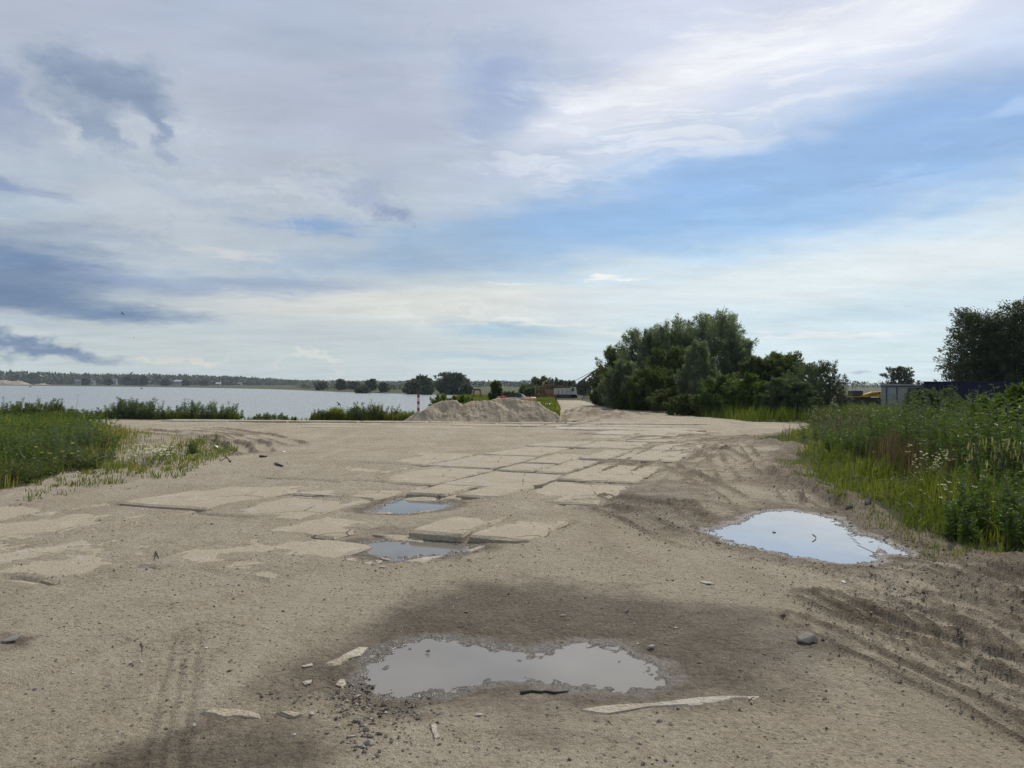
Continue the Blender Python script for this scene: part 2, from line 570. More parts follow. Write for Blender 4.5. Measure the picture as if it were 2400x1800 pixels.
# ------------------------------------------------------------------ node material helper
class NT:
    def __init__(self, name):
        self.m = bpy.data.materials.new(name)
        self.m.use_nodes = True
        self.t = self.m.node_tree
        self.t.nodes.clear()
        self.out = self.N('ShaderNodeOutputMaterial')

    def N(self, t, **kw):
        n = self.t.nodes.new(t)
        for k, v in kw.items():
            setattr(n, k, v)
        return n

    def L(self, a, b):
        self.t.links.new(a, b)

    def put(self, sock, v):
        if v is None:
            return
        if isinstance(v, bpy.types.NodeSocket):
            self.L(v, sock)
        elif isinstance(v, (tuple, list)) and len(v) == 3 and sock.type == 'RGBA':
            sock.default_value = (*v, 1.0)
        else:
            sock.default_value = v

    def math(self, op, a, b=None, c=None, clamp=False):
        n = self.N('ShaderNodeMath', operation=op, use_clamp=clamp)
        for i, v in enumerate((a, b, c)):
            self.put(n.inputs[i], v)
        return n.outputs[0]

    def mix(self, f, a, b, mode='MIX'):
        n = self.N('ShaderNodeMix', data_type='RGBA', blend_type=mode, clamp_factor=True)
        self.put(n.inputs['Factor'], f)
        self.put(n.inputs[6], a); self.put(n.inputs[7], b)
        return n.outputs[2]

    def attr(self, name):
        return self.N('ShaderNodeAttribute', attribute_name=name).outputs['Fac']

    def coord(self, kind='Object', scale=(1, 1, 1), rot=(0, 0, 0)):
        tc = self.N('ShaderNodeTexCoord')
        mp = self.N('ShaderNodeMapping')
        mp.inputs['Scale'].default_value = scale
        mp.inputs['Rotation'].default_value = rot
        self.L(tc.outputs[kind], mp.inputs[0])
        return mp.outputs[0]

    def noise(self, scale, detail=4, rough=0.55, vec=None, dist=0.0):
        n = self.N('ShaderNodeTexNoise')
        self.put(n.inputs['Scale'], scale)
        n.inputs['Detail'].default_value = detail
        n.inputs['Roughness'].default_value = rough
        n.inputs['Distortion'].default_value = dist
        if vec is not None:
            self.L(vec, n.inputs['Vector'])
        return n.outputs[0]

    def voro(self, scale, vec=None, feature='F1', rnd=1.0, out='Distance'):
        n = self.N('ShaderNodeTexVoronoi', feature=feature)
        n.inputs['Scale'].default_value = scale
        n.inputs['Randomness'].default_value = rnd
        if vec is not None:
            self.L(vec, n.inputs['Vector'])
        return n.outputs[out]

    def rng(self, v, a, b, c=0.0, d=1.0, smooth=True):
        n = self.N('ShaderNodeMapRange')
        if smooth:
            n.interpolation_type = 'SMOOTHSTEP'
        self.put(n.inputs[0], v)
        for i, q in enumerate((a, b, c, d)):
            self.put(n.inputs[i + 1], q)
        return n.outputs[0]

    def ramp(self, v, stops):
        r = self.N('ShaderNodeValToRGB')
        self.put(r.inputs[0], v)
        e = r.color_ramp.elements
        while len(e) < len(stops):
            e.new(0.5)
        for q, (p, c) in zip(e, stops):
            q.position = p; q.color = (*c, 1)
        return r.outputs[0]

    def bump(self, h, strength=0.5, dist=0.02, normal=None):
        n = self.N('ShaderNodeBump')
        self.put(n.inputs['Strength'], strength)
        n.inputs['Distance'].default_value = dist
        self.put(n.inputs['Height'], h)
        if normal is not None:
            self.L(normal, n.inputs['Normal'])
        return n.outputs[0]

    def principled(self, color, rough=0.8, metallic=0.0, normal=None, ior=None, spec=None, coat=None):
        n = self.N('ShaderNodeBsdfPrincipled')
        self.put(n.inputs['Base Color'], color)
        self.put(n.inputs['Roughness'], rough)
        self.put(n.inputs['Metallic'], metallic)
        if normal is not None:
            self.L(normal, n.inputs['Normal'])
        if ior is not None:
            n.inputs['IOR'].default_value = ior
        if spec is not None:
            self.put(n.inputs['Specular IOR Level'], spec)
        return n.outputs[0]

    def done(self, shader):
        self.L(shader, self.out.inputs[0])
        return self.m


def simple_mat(name, c1, c2, scale=6.0, rough=0.7, metallic=0.0, bump=0.2, bdist=0.01, wear=None):
    t = NT(name)
    v = t.coord('Object')
    n = t.noise(scale, 5, 0.6, v)
    col = t.mix(t.rng(n, 0.35, 0.65), c1, c2)
    if wear is not None:
        n2 = t.noise(scale * 0.7, 6, 0.7, v, 0.6)
        col = t.mix(t.rng(n2, wear[1], wear[1] + 0.08), col, wear[0])
    nb = t.bump(n, bump, bdist)
    return t.done(t.principled(col, rough, metallic, nb))


# ------------------------------------------------------------------ layout of the place (metres, x right, y ahead)
WATER_Z = -1.4
LAKE = [(-260, 36.4), (-60, 36.4), (-30, 36.6), (-16, 36.9), (-8, 37.2), (-4.6, 38.2), (-4.6, 60), (-7.5, 105), (-12.5, 180), (-20, 292),
        (-35, 312), (-60, 345), (-86, 392), (-120, 470), (-172, 590), (-245, 720), (-380, 900), (-520, 1045), (-730, 1180), (-1500, 1280), (-1500, 36.4)]
LEFT_VEG = [(-60, 8.8), (-10, 9.8), (-7.3, 11.0), (-7.7, 12.9), (-7.85, 14.3), (-6.5, 13.4), (-6.0, 14.4), (-6.3, 17.0), (-6.8, 19.8),
            (-10, 23), (-14.1, 27.8), (-17.5, 31.0), (-21, 32.2), (-60, 33.2)]
RIGHT_VEG = [(5.2, -6), (4.8, 6.4), (4.6, 7.5), (4.3, 8.3), (4.3, 9.2), (4.75, 10.9), (5.0, 12.9), (6.05, 17.0), (7.9, 21.4), (7.5, 24.5),
             (9.7, 27), (12.3, 33), (14.0, 37.0), (11.6, 37.5), (10.7, 44), (10.6, 62), (8.6, 78), (8.8, 110), (9.5, 150), (400, 150), (400, -6)]
TRACK = [(2.6, 35.3), (14.0, 36.6), (11.4, 37.4), (10.5, 44), (10.4, 62), (8.3, 78), (8.4, 98), (5.4, 98), (4.4, 77), (3.2, 52), (2.2, 38.5)]


SA = R(20.0)
def uv(u, v):
    """slab grid: u along the rows (turned 20 degrees to the right), v across"""
    return (u * math.sin(SA) + v * math.cos(SA), u * math.cos(SA) - v * math.sin(SA))


SLABS = [
    # row left of the long joint
    (4.60, 7.72, -7.05, -5.52, 0.012, -0.004, 0.012, 0), (7.74, 9.6, -7.00, -5.52, 0.022, -0.004, 0.014, 1), (9.62, 11.35, -7.0, -5.52, 0.006, 0.0, 0.012, 0),
    (11.37, 14.1, -7.0, -5.5, 0.012, -0.010, 0.012, 0), (14.12, 17.1, -7.05, -5.55, 0.012, -0.008, 0.004, 1), (17.1, 20.1, -7.0, -5.6, -0.002, -0.006, 0.0, 0),
    (1.9, 4.56, -7.1, -5.6, 0.004, 0.0, 0.012, 0), (2.2, 4.5, -8.7, -7.12, 0.006, -0.008, 0.012, 2), (5.0, 7.9, -8.6, -7.1, -0.006, 0, 0.004, 0), (8.0, 11, -8.6, -7.1, -0.012, 0, 0.004, 0),
    # middle row
    (5.29, 7.0, -5.48, -4.0, 0.012, -0.006, 0.012, 0), (7.02, 8.25, -5.46, -4.52, 0.006, -0.010, 0.006, 0), (2.6, 5.25, -5.45, -4.0, -0.034, 0.0, 0.0, 0),
    (10.26, 11.45, -5.40, -4.75, 0.030, -0.012, 0.0, 0), (11.48, 13.9, -5.46, -3.98, 0.014, -0.006, 0.0, 1), (13.98, 15.6, -5.44, -4.66, 0.024, -0.020, 0.0, 1),
    (14.0, 16.8, -4.62, -3.98, 0.012, -0.010, 0.0, 1), (15.64, 18.2, -5.44, -4.62, 0.006, -0.006, 0.0, 0), (17.0, 20.0, -4.6, -3.9, 0.002, -0.004, 0.0, 1),
    (11.1, 14.0, -8.6, -7.1, -0.008, 0, 0.004, 0), (14.2, 17.2, -8.6, -7.1, -0.010, 0, 0.0, 0), (5.2, 8.0, -10.1, -8.65, -0.008, 0, 0.0, 0), (17.2, 20.2, -3.85, -2.4, -0.004, 0, 0.0, 1), (20.2, 23, -3.9, -2.4, -0.002, 0, 0, 1),
    # puddle row
    (7.50, 9.1, -3.96, -3.28, 0.028, -0.020, 0.0, 0), (7.52, 9.0, -3.24, -2.5, 0.024, -0.016, -0.004, 0), (10.30, 12.2, -4.6, -3.9, 0.026, -0.016, 0.0, 0), (10.35, 12.8, -3.86, -2.5, 0.008, -0.010, -0.01, 0),
    (9.14, 10.2, -3.9, -3.0, 0.016, -0.006, 0.0, 2), (13.0, 16.0, -3.9, -2.5, 0.0, -0.006, 0.0, 0),
    # farther rows, greyer
    (20.2, 23.1, -7.0, -5.6, 0.006, -0.008, 0, 1), (20.1, 23.0, -5.5, -4.0, 0.006, -0.008, 0, 1), (23.2, 26.1, -6.4, -4.9, 0.010, -0.008, 0, 1), (23.1, 26.0, -4.8, -3.4, 0.008, -0.006, 0, 1),
    (26.2, 29.2, -6.6, -5.2, 0.008, -0.008, 0, 2), (26.1, 29.0, -5.1, -3.7, 0.010, -0.008, 0, 1), (29.3, 32.2, -7.0, -5.5, 0.006, -0.006, 0, 1), (29.3, 32.1, -5.4, -3.9, 0.010, -0.006, 0, 2),
]


def gp(lst):
    return [G(*p) for p in lst]


PUDDLES = {
    'near': (gp([(868, 1585), (884, 1545), (930, 1512), (1000, 1494), (1050, 1491), (1120, 1505), (1180, 1521), (1260, 1526), (1325, 1509), (1360, 1500), (1440, 1510),
                 (1500, 1545), (1552, 1578), (1535, 1598), (1400, 1600), (1330, 1586), (1270, 1580), (1200, 1572), (1140, 1580), (1050, 1600), (960, 1612), (890, 1605)]), -0.030, 0.05),
    'right': (gp([(1672, 1240), (1700, 1226), (1750, 1216), (1772, 1201), (1800, 1193), (1850, 1191), (1900, 1198), (1950, 1208), (1965, 1225), (2000, 1245), (2038, 1262), (2058, 1276),
                  (2042, 1299), (2012, 1312), (1960, 1308), (1900, 1299), (1820, 1284), (1740, 1268)]), -0.040, 0.06),
    'rut': (gp([(2020, 1248), (2060, 1258), (2108, 1283), (2126, 1293), (2085, 1290), (2048, 1272)]), -0.036, 0.05),
    'slab_far': (gp([(868, 1192), (905, 1180), (945, 1163), (1000, 1166), (1042, 1173), (1052, 1177), (1010, 1188), (965, 1192), (945, 1196), (905, 1193)]), -0.045, 0.05),
    'slab_near': (gp([(828, 1275), (872, 1263), (940, 1257), (1000, 1258), (1092, 1268), (1100, 1275), (1050, 1287), (1000, 1291), (945, 1298), (880, 1286)]), -0.050, 0.05),
}
WET = [(gp([(640, 1620), (760, 1520), (860, 1440), (960, 1392), (1100, 1376), (1350, 1372), (1600, 1392), (1780, 1440), (1900, 1510), (1900, 1590), (1780, 1640), (1600, 1640), (1350, 1628), (1000, 1625), (820, 1620)]), 0.50, 0.84),
       (gp([(60, 1840), (250, 1740), (370, 1680), (480, 1672), (640, 1695), (760, 1720), (830, 1760), (800, 1850), (300, 1900)]), 0.28, 0.74),
       (gp([(820, 1240), (900, 1225), (1080, 1240), (1150, 1275), (1060, 1320), (880, 1325), (760, 1290)]), 0.3, 0.40),
       (gp([(1380, 1150), (1500, 1120), (1650, 1150), (1720, 1190), (1650, 1260), (1520, 1240), (1400, 1200)]), 0.6, 0.55),
       (gp([(1640, 1230), (1780, 1170), (1980, 1190), (2160, 1290), (2080, 1340), (1850, 1330), (1700, 1290)]), 0.35, 0.6),
       (gp([(0, 1485), (90, 1490), (70, 1520), (0, 1530)]), 0.1, 0.9),
       (gp([(1180, 1710), (1330, 1690), (1420, 1720), (1300, 1760)]), 0.2, 0.5),
       (gp([(2080, 1620), (2280, 1640), (2300, 1720), (2150, 1680)]), 0.2, 0.4)]
RUTS = [  # path, half width, depth, ridge
    (gp([(1690, 1050), (1790, 1100), (1846, 1134), (1922, 1176), (2006, 1212), (2112, 1276), (2192, 1300), (2400, 1358), (2600, 1420)]), 0.13, 0.050, 0.055),
    (gp([(1600, 1180), (1700, 1262), (1778, 1300), (1880, 1322), (1964, 1338), (2048, 1374), (2175, 1388), (2302, 1421), (2480, 1480)]), 0.12, 0.035, 0.034),
    (gp([(1892, 1396), (2000, 1440), (2100, 1490), (2217, 1530), (2330, 1590), (2450, 1640), (2600, 1710)]), 0.09, 0.028, 0.032),
    (gp([(1943, 1398), (2091, 1460), (2260, 1522), (2365, 1560), (2500, 1620)]), 0.09, 0.03, 0.034),
    (gp([(2020, 1390), (2160, 1440), (2300, 1500), (2450, 1570)]), 0.07, 0.026, 0.03),
    (gp([(1860, 1440), (2000, 1510), (2140, 1580), (2300, 1660), (2520, 1770)]), 0.07, 0.016, 0.02),
    (gp([(2150, 1330), (2280, 1372), (2420, 1412)]), 0.07, 0.026, 0.032),
    (gp([(1950, 1320), (2112, 1350), (2238, 1404), (2330, 1460), (2450, 1530)]), 0.16, 0.045, 0.035),
    (gp([(2090, 1300), (2200, 1340), (2320, 1380), (2450, 1430)]), 0.10, 0.03, 0.04),
    (gp([(1560, 1080), (1622, 1113), (1728, 1170), (1760, 1195)]), 0.13, 0.04, 0.05),
    (gp([(1740, 1040), (1795, 1100), (1840, 1150), (1863, 1178)]), 0.11, 0.035, 0.045),
    (gp([(1660, 1040), (1690, 1090), (1712, 1130)]), 0.14, 0.03, 0.03),
    (gp([(1420, 1190), (1500, 1215), (1580, 1250), (1640, 1275)]), 0.16, 0.03, 0.035),
    (gp([(1450, 1165), (1560, 1185), (1640, 1210)]), 0.18, 0.03, 0.03),
    (gp([(1380, 1130), (1500, 1085), (1580, 1060), (1700, 1050)]), 0.16, 0.03, 0.035),
    (gp([(1440, 1110), (1560, 1045), (1700, 1025)]), 0.2, 0.03, 0.03),
    (gp([(1560, 1150), (1620, 1080), (1720, 1030)]), 0.15, 0.03, 0.03),
    (gp([(1500, 1030), (1600, 1020), (1750, 1022)]), 0.3, 0.04, 0.05),
    (gp([(250, 1003), (330, 1006), (420, 1014), (500, 1025), (560, 1045), (575, 1065)]), 0.20, 0.05, 0.05),
    (gp([(300, 1014), (400, 1022), (470, 1034), (520, 1050), (540, 1070)]), 0.18, 0.045, 0.045),
    (gp([(430, 1008), (540, 1018), (610, 1040), (620, 1060)]), 0.18, 0.04, 0.045),
    (gp([(480, 1002), (620, 1018), (700, 1045)]), 0.25, 0.03, 0.05),
    (gp([(1280, 985), (1340, 970), (1370, 955)]), 0.35, 0.06, 0.12),
    (gp([(1330, 990), (1400, 972), (1430, 960)]), 0.4, 0.06, 0.14),
    (gp([(1300, 1000), (1440, 978), (1520, 972)]), 0.4, 0.05, 0.10),
]
TREADS = [(gp([(370, 1840), (380, 1740), (405, 1660), (420, 1580), (440, 1480)]), 0.11), (gp([(330, 1840), (345, 1740), (372, 1660)]), 0.05)]


JOINTS = []          # (segment, depth) of open joints beside the slabs, filled below


def ground_fields(x, y):
    x = np.asarray(x, float); y = np.asarray(y, float)
    r = np.hypot(x, y)
    near = 1 - sstep(40, 70, r)
    lk = -sdpoly(x, y, LAKE)                       # positive on land
    # land level
    plateau = sstep(-2.5, 1.2, lk) * 2.0 - 2.0
    farland = np.where(lk > 0, 0.25 + 0.9 * sstep(0, 14, lk) + 0.008 * lk + 1.2 * fbm(x / 90, y / 90, 3, 5) * sstep(5, 60, lk), np.maximum(lk * 0.06, -1.5)) + WATER_Z
    f = sstep(120, 240, r)
    h = plateau * (1 - f) + farland * f
    # relief of the yard
    land = sstep(0.3, 2.0, lk)
    h = h + land * (0.055 * fbm(x / 3.5, y / 3.5, 3, 11) + 0.022 * fbm(x / 0.8, y / 0.8, 3, 12) * near)
    fine = 1 - sstep(9, 26, r)
    h = h + fine * (0.0075 * fbm(x / 0.14, y / 0.14, 3, 13) + 0.004 * fbm(x / 0.045, y / 0.045, 2, 14))
    lv, rv, tr = sdpoly(x, y, LEFT_VEG), sdpoly(x, y, RIGHT_VEG), sdpoly(x, y, TRACK)
    wob = 0.35 * fbm(x / 1.1, y / 1.1, 3, 21)
    back = np.minimum(y - 36.0, -tr)               # beyond the yard, off the track
    front = sstep(0.0, 0.9, np.minimum(y - 35.35, 37.4 - y) + wob * .5) * (x < 3)
    lvd = np.minimum(lv, -7.4 - 0.45 * (y - 14.5) - x)
    veg = np.maximum.reduce([sstep(-0.15, 0.6, lvd + wob), 0.42 * sstep(0, 0.8, lv + wob), sstep(-0.1, 0.5, rv + wob), sstep(-0.3, 0.8, back + wob), front])
    # churned berm along the right-hand weeds
    e = rv + wob * 0.8
    berm = np.exp(-((e + 0.05) / 0.38) ** 2) * (y < 30)
    h = h + berm * (0.09 + 0.09 * fbm(x / 0.25, y / 0.25, 4, 31, 0.6)) + sstep(0, 1.5, rv) * 0.06
    el = lv + wob
    h = h + np.exp(-((el + 0.0) / 0.5) ** 2) * 0.03 + sstep(0, 2, lv) * 0.04
    churn = np.maximum(berm * 0.95, 0.85 * np.exp(-((e + 0.5) / 0.6) ** 2) * (y < 26) * np.clip(0.75 + 1.2 * fbm(x / 0.6, y / 0.9, 3, 32), 0, 1))
    def near_path(path, m):
        return np.flatnonzero((x > min(p[0] for p in path) - m) & (x < max(p[0] for p in path) + m) & (y > min(p[1] for p in path) - m) & (y < max(p[1] for p in path) + m))
    for path, w, dep, rid in RUTS:
        k = near_path(path, 5 * w)
        if not len(k):
            continue
        xk, yk = x[k], y[k]
        d = dpath(xk, yk, path) + 0.15 * w * fbm(xk / 0.4, yk / 0.6, 2, 41)
        m = np.clip(0.9 + 0.9 * fbm(xk / 0.9, yk / 0.9, 2, 42), 0.4, 1.3)
        lum = 1 + 0.7 * fbm(xk / 0.08, yk / 0.16, 2, 43)
        hk = -1.15 * dep * m * np.exp(-(d / w) ** 4) + 0.85 * rid * m * lum * np.exp(-((d - 1.35 * w) / (0.26 * w)) ** 2)
        comb = fbm(d / 0.035, yk / 2.2, 2, 47)                       # streaks dragged along the track
        h[k] += hk + m * (0.012 * np.cos(d * 2 * math.pi / (0.5 * w)) + 0.018 * comb) * np.exp(-(d / (3.0 * w)) ** 2)
        churn[k] = np.maximum(churn[k], 0.95 * m * np.exp(-((d - 1.25 * w) / (0.5 * w)) ** 2))
    tread = np.zeros_like(h)
    for path, w in TREADS:
        k = near_path(path, w)
        d = dpath(x[k], y[k], path)
        pat = np.sign(np.sin(y[k] * 2 * math.pi / 0.055)) * 0.5 + 0.5
        grooves = np.clip(np.cos(d * 2 * math.pi / 0.075), -0.2, 1)
        tread[k] = np.maximum(tread[k], (d < w) * (0.4 + 0.6 * pat) * (0.5 + 0.5 * grooves))
    h = h - 0.020 * tread
    # trodden dark lumps right of centre
    z1 = sstep(0, 1, sdpoly(x, y, gp([(1330, 1010), (1860, 1010), (1880, 1060), (1800, 1180), (1560, 1290), (1400, 1230), (1330, 1120)])) + 1.2 * fbm(x / 2, y / 2, 2, 44))
    h = h + z1 * 0.012 * fbm(x / 0.17, y / 0.17, 3, 45)
    churn = np.maximum(churn, z1 * np.clip(0.38 + 1.7 * fbm(x / 0.8, y / 0.5, 4, 46, 0.65), 0, 1) * 0.8)
    nr_ = (y < 34) & (y > 3) & (np.abs(x) < 14)
    if nr_.any():
        xn, yn = x[nr_], y[nr_]
        msk = np.clip(0.7 + 2.4 * fbm(xn / 0.9, yn / 0.9, 2, 48), 0, 1)
        cut = np.zeros_like(xn)
        wid = 0.035 + 0.0035 * yn
        for seg, dep in JOINTS:
            k = np.flatnonzero((xn > min(p[0] for p in seg) - .5) & (xn < max(p[0] for p in seg) + .5) & (yn > min(p[1] for p in seg) - .5) & (yn < max(p[1] for p in seg) + .5))
            if len(k):
                d = dpath(xn[k], yn[k], seg) + 0.02 * fbm(xn[k] / 0.12, yn[k] / 0.12, 2, 49)
                cut[k] = np.maximum(cut[k], dep * np.exp(-(d / wid[k]) ** 2))
        h[nr_] = h[nr_] - cut * msk
    # puddle hollows
    wet = np.zeros_like(h); shine = np.zeros_like(h)
    for poly, soft, amt in WET:
        k = near_path(poly, 3 * soft)
        if len(k):
            d = sdpoly(x[k], y[k], poly) + soft * 1.2 * fbm(x[k] / (soft * 2.2), y[k] / (soft * 2.2), 4, 51)
            wet[k] = np.maximum(wet[k], amt * sstep(-soft, soft, d))
    for poly, zw, dep in PUDDLES.values():
        k = near_path(poly, 1.3)
        if not len(k):
            continue
        xk, yk, hk = x[k], y[k], h[k]
        d = sdpoly(xk, yk, poly) + 0.10 * fbm(xk / 0.17, yk / 0.17, 5, 52, 0.6)
        prof = np.where(d > 0, zw - dep * np.clip(d / 0.45, 0, 1) - 0.002 + 0.022 * fbm(xk / 0.06, yk / 0.06, 3, 54) * sstep(0.22, 0.0, d), zw + np.clip(-d, 0, 4) * 0.085 + 0.012 * fbm(xk / 0.06, yk / 0.06, 2, 53) * sstep(0.6, 0, -d))
        q = 1 - sstep(0.35, 1.1, -d)
        h[k] = np.where(q > 0, hk * (1 - q) + np.minimum(hk, prof) * q, hk)
        wet[k] = np.maximum(wet[k], 1 - sstep(0.02, 0.55, -d))
        shine[k] = np.maximum(shine[k], 1 - sstep(0.03, 0.20, -d))
    # the tilting mound of track beside the heaps
    bank_ = np.exp(-((x - 4.6) / 2.4) ** 2 - ((y - 42) / 4.0) ** 2)
    h = h + 0.30 * bank_ * (1 + 1.1 * fbm(x / .8, y / 1.2, 4, 61, .6))
    churn = np.maximum(churn, bank_ * np.clip(0.5 + 1.5 * fbm(x / .8, y / 1.6, 3, 62), 0, 1))
    return h, wet, shine, veg, churn, lk


for (u0, u1, v0, v1, z, tu, tv, m) in SLABS:
    if u0 < 24:
        JOINTS.append(([uv(u0 - 0.03, v0), uv(u0 - 0.03, v1)], 0.065))
        JOINTS.append(([uv(u0, v1 + 0.02), uv(u1, v1 + 0.02)], 0.05))


def hz(x, y):
    return ground_fields(np.atleast_1d(np.asarray(x, float)), np.atleast_1d(np.asarray(y, float)))[0]


def gz(x, y):
    return float(hz(x, y)[0])


def build_ground():
    ys = list(np.linspace(-12, 1.6, 18)[:-1])
    v = 1.6
    while v < 48:
        ys.append(v); v *= 1.0062
    while v < 2500:
        ys.append(v); v *= 1.03
    ys = np.array(ys)
    NC = 560
    t = np.linspace(-1, 1, NC)
    W = 0.74 * np.maximum(ys, 1.0) + 1.3
    xs = W[:, None] * t[None, :]
    step = 2 * W / NC
    k = np.arange(1, 27)
    grow = (1.28 ** k - 1) / 0.28
    ext = np.maximum(step[:, None] * grow[None, :], 0)
    ext = ext * (np.maximum(60, 0.5 * ys)[:, None] / ext[:, -1:])
    xs = np.concatenate([-(W[:, None] + ext)[:, ::-1], xs, W[:, None] + ext], axis=1)
    Y = np.repeat(ys[:, None], xs.shape[1], axis=1)
    fx, fy = xs.ravel(), Y.ravel()
    h, wet, shine, veg, churn, lk = ground_fields(fx, fy)
    nr, nc = xs.shape
    i = np.arange(nr - 1)[:, None] * nc + np.arange(nc - 1)[None, :]
    i = i.ravel()
    faces = np.stack([i, i + 1, i + nc + 1, i + nc], axis=1)
    me = np_mesh('ground', np.stack([fx, fy, h], 1), faces,
                 {'wet': wet, 'shine': shine, 'veg': veg, 'churn': churn, 'bank': 1 - sstep(-0.5, 1.0, lk)}, smooth=True)
    return me


def mat_ground():
    t = NT('sandy yard ground')
    v = t.coord('Object')
    wet, shine, veg, churn = t.attr('wet'), t.attr('shine'), t.attr('veg'), t.attr('churn')
    big = t.noise(0.45, 5, 0.62, v)
    mid = t.noise(2.6, 6, 0.65, v)
    fine = t.noise(30, 5, 0.7, v)
    grit = t.noise(110, 3, 0.75, v)
    dry = t.mix(t.rng(big, 0.34, 0.66), (0.358, 0.303, 0.220), (0.428, 0.370, 0.280))
    dry = t.mix(t.rng(mid, 0.46, 0.70, 0, 0.55), dry, (0.275, 0.230, 0.158))
    dry = t.mix(t.rng(fine, 0.50, 0.66, 0, 0.65), dry, (0.212, 0.177, 0.120))  # dark flecks here and grit below include tiny grain shadows painted in
    dry = t.mix(t.rng(fine, 0.47, 0.30, 0, 0.5), dry, (0.58, 0.505, 0.385))
    dry = t.mix(t.rng(grit, 0.56, 0.68, 0, 0.5), dry, (0.148, 0.123, 0.083))
    sweep = t.noise(1.0, 5, 0.6, t.coord('Object', (1.5, 0.16, 1), (0, 0, R(14))))
    dry = t.mix(t.rng(sweep, 0.52, 0.68, 0, 0.45), dry, (0.46, 0.41, 0.32))
    dry = t.mix(t.rng(sweep, 0.46, 0.30, 0, 0.40), dry, (0.225, 0.186, 0.132))
    smooth = t.rng(t.noise(0.8, 4, 0.6, t.coord('Object', (1, 0.5, 1))), 0.42, 0.62)
    plain = t.mix(t.rng(big, 0.34, 0.66), (0.366, 0.313, 0.231), (0.428, 0.374, 0.288))
    dry = t.mix(t.math('MULTIPLY', smooth, 0.55), dry, plain)
    # crumbs and their tiny shadows, painted together as dark specks in random cells
    vo = t.N('ShaderNodeTexVoronoi'); vo.inputs['Scale'].default_value = 26; t.L(v, vo.inputs['Vector'])
    sc = t.N('ShaderNodeSeparateColor'); t.L(vo.outputs['Color'], sc.inputs[0])
    crumb_shade = t.math('MULTIPLY', t.rng(vo.outputs['Distance'], 0.30, 0.16), t.rng(sc.outputs[0], 0.62, 0.7))
    dry = t.mix(t.math('MULTIPLY', crumb_shade, 0.75), dry, t.mix(sc.outputs[1], (0.075, 0.06, 0.045), (0.20, 0.165, 0.12)))
    mud = t.mix(t.rng(mid, 0.35, 0.7), (0.185, 0.146, 0.102), (0.275, 0.224, 0.162))
    mud = t.mix(t.rng(fine, 0.50, 0.7, 0, 0.5), mud, (0.085, 0.066, 0.047))
    ch = t.rng(t.math('ADD', churn, t.math('MULTIPLY', t.math('SUBTRACT', mid, 0.5), 0.9)), 0.15, 0.85)
    col = t.mix(ch, dry, mud)
    wetc = t.mix(t.rng(fine, 0.38, 0.62), (0.162, 0.128, 0.088), (0.098, 0.076, 0.052))
    wet2 = t.rng(t.math('ADD', wet, t.math('MULTIPLY', t.math('SUBTRACT', mid, 0.5), 0.85)), 0.10, 0.95)
    col = t.mix(wet2, col, wetc)
    soil = t.mix(t.rng(mid, 0.35, 0.65), (0.030, 0.042, 0.013), (0.066, 0.068, 0.028))
    col = t.mix(t.rng(t.math('ADD', veg, t.math('MULTIPLY', t.math('SUBTRACT', mid, 0.5), 0.6)), 0.3, 0.75), col, soil)
    rough = t.rng(wet2, 0, 1, 0.95, 0.78)
    rough = t.math('SUBTRACT', rough, t.math('MULTIPLY', shine, 0.56))
    peb = t.voro(55, v)
    hh = t.math('ADD', t.math('MULTIPLY', fine, 1.3), t.math('MULTIPLY', t.rng(peb, 0.0, 0.45, 0.5, 0.0), 0.35))
    hh = t.math('ADD', hh, t.math('MULTIPLY', crumb_shade, 0.55))
    hh = t.math('ADD', hh, t.math('MULTIPLY', t.noise(9, 5, 0.65, v), 1.8))
    nb = t.bump(hh, 1.0, 0.045)
    nb = t.bump(grit, 0.8, 0.008, nb)
    spec = t.math('ADD', 0.2, t.math('MULTIPLY', shine, 0.6))
    return t.done(t.principled(col, rough, 0, nb, spec=spec))


def mat_water(name, base, rough, ior, wave=None, spec=0.5):
    t = NT(name)
    v = t.coord('Object')
    nb = None
    if wave:
        sc, st, di = wave
        n = t.noise(sc, 3, 0.6, t.coord('Object', (0.45, 1.0, 1.0)))
        nb = t.bump(n, st, di)
    n2 = t.noise(1.5, 3, 0.5, v)
    col = t.mix(t.rng(n2, 0.35, 0.65), base, tuple(c * 0.9 for c in base))
    return t.done(t.principled(col, rough, 0, nb, ior=ior, spec=spec))


MAT_GROUND = mat_ground()
ground = link('ground', build_ground(), MAT_GROUND)
tag(ground, 'sandy dirt yard with tyre ruts, damp patches and worn concrete slabs', kind='structure')

# lake
LX, LY = (-2200, 60), (36.0, 1900)
lake = link('lake', np_mesh('lake', np.array([(LX[0], LY[0], 0), (LX[1], LY[0], 0), (LX[1], LY[1], 0), (LX[0], LY[1], 0)], float), np.array([(0, 1, 2, 3)])),
            mat_water('rippled lake water', (0.255, 0.280, 0.272), 0.25, 1.33, (0.9, 1.0, 0.6)))
lake.location = (0, 0, WATER_Z)
tag(lake, 'grey rippled lake beyond the bank', kind='structure')

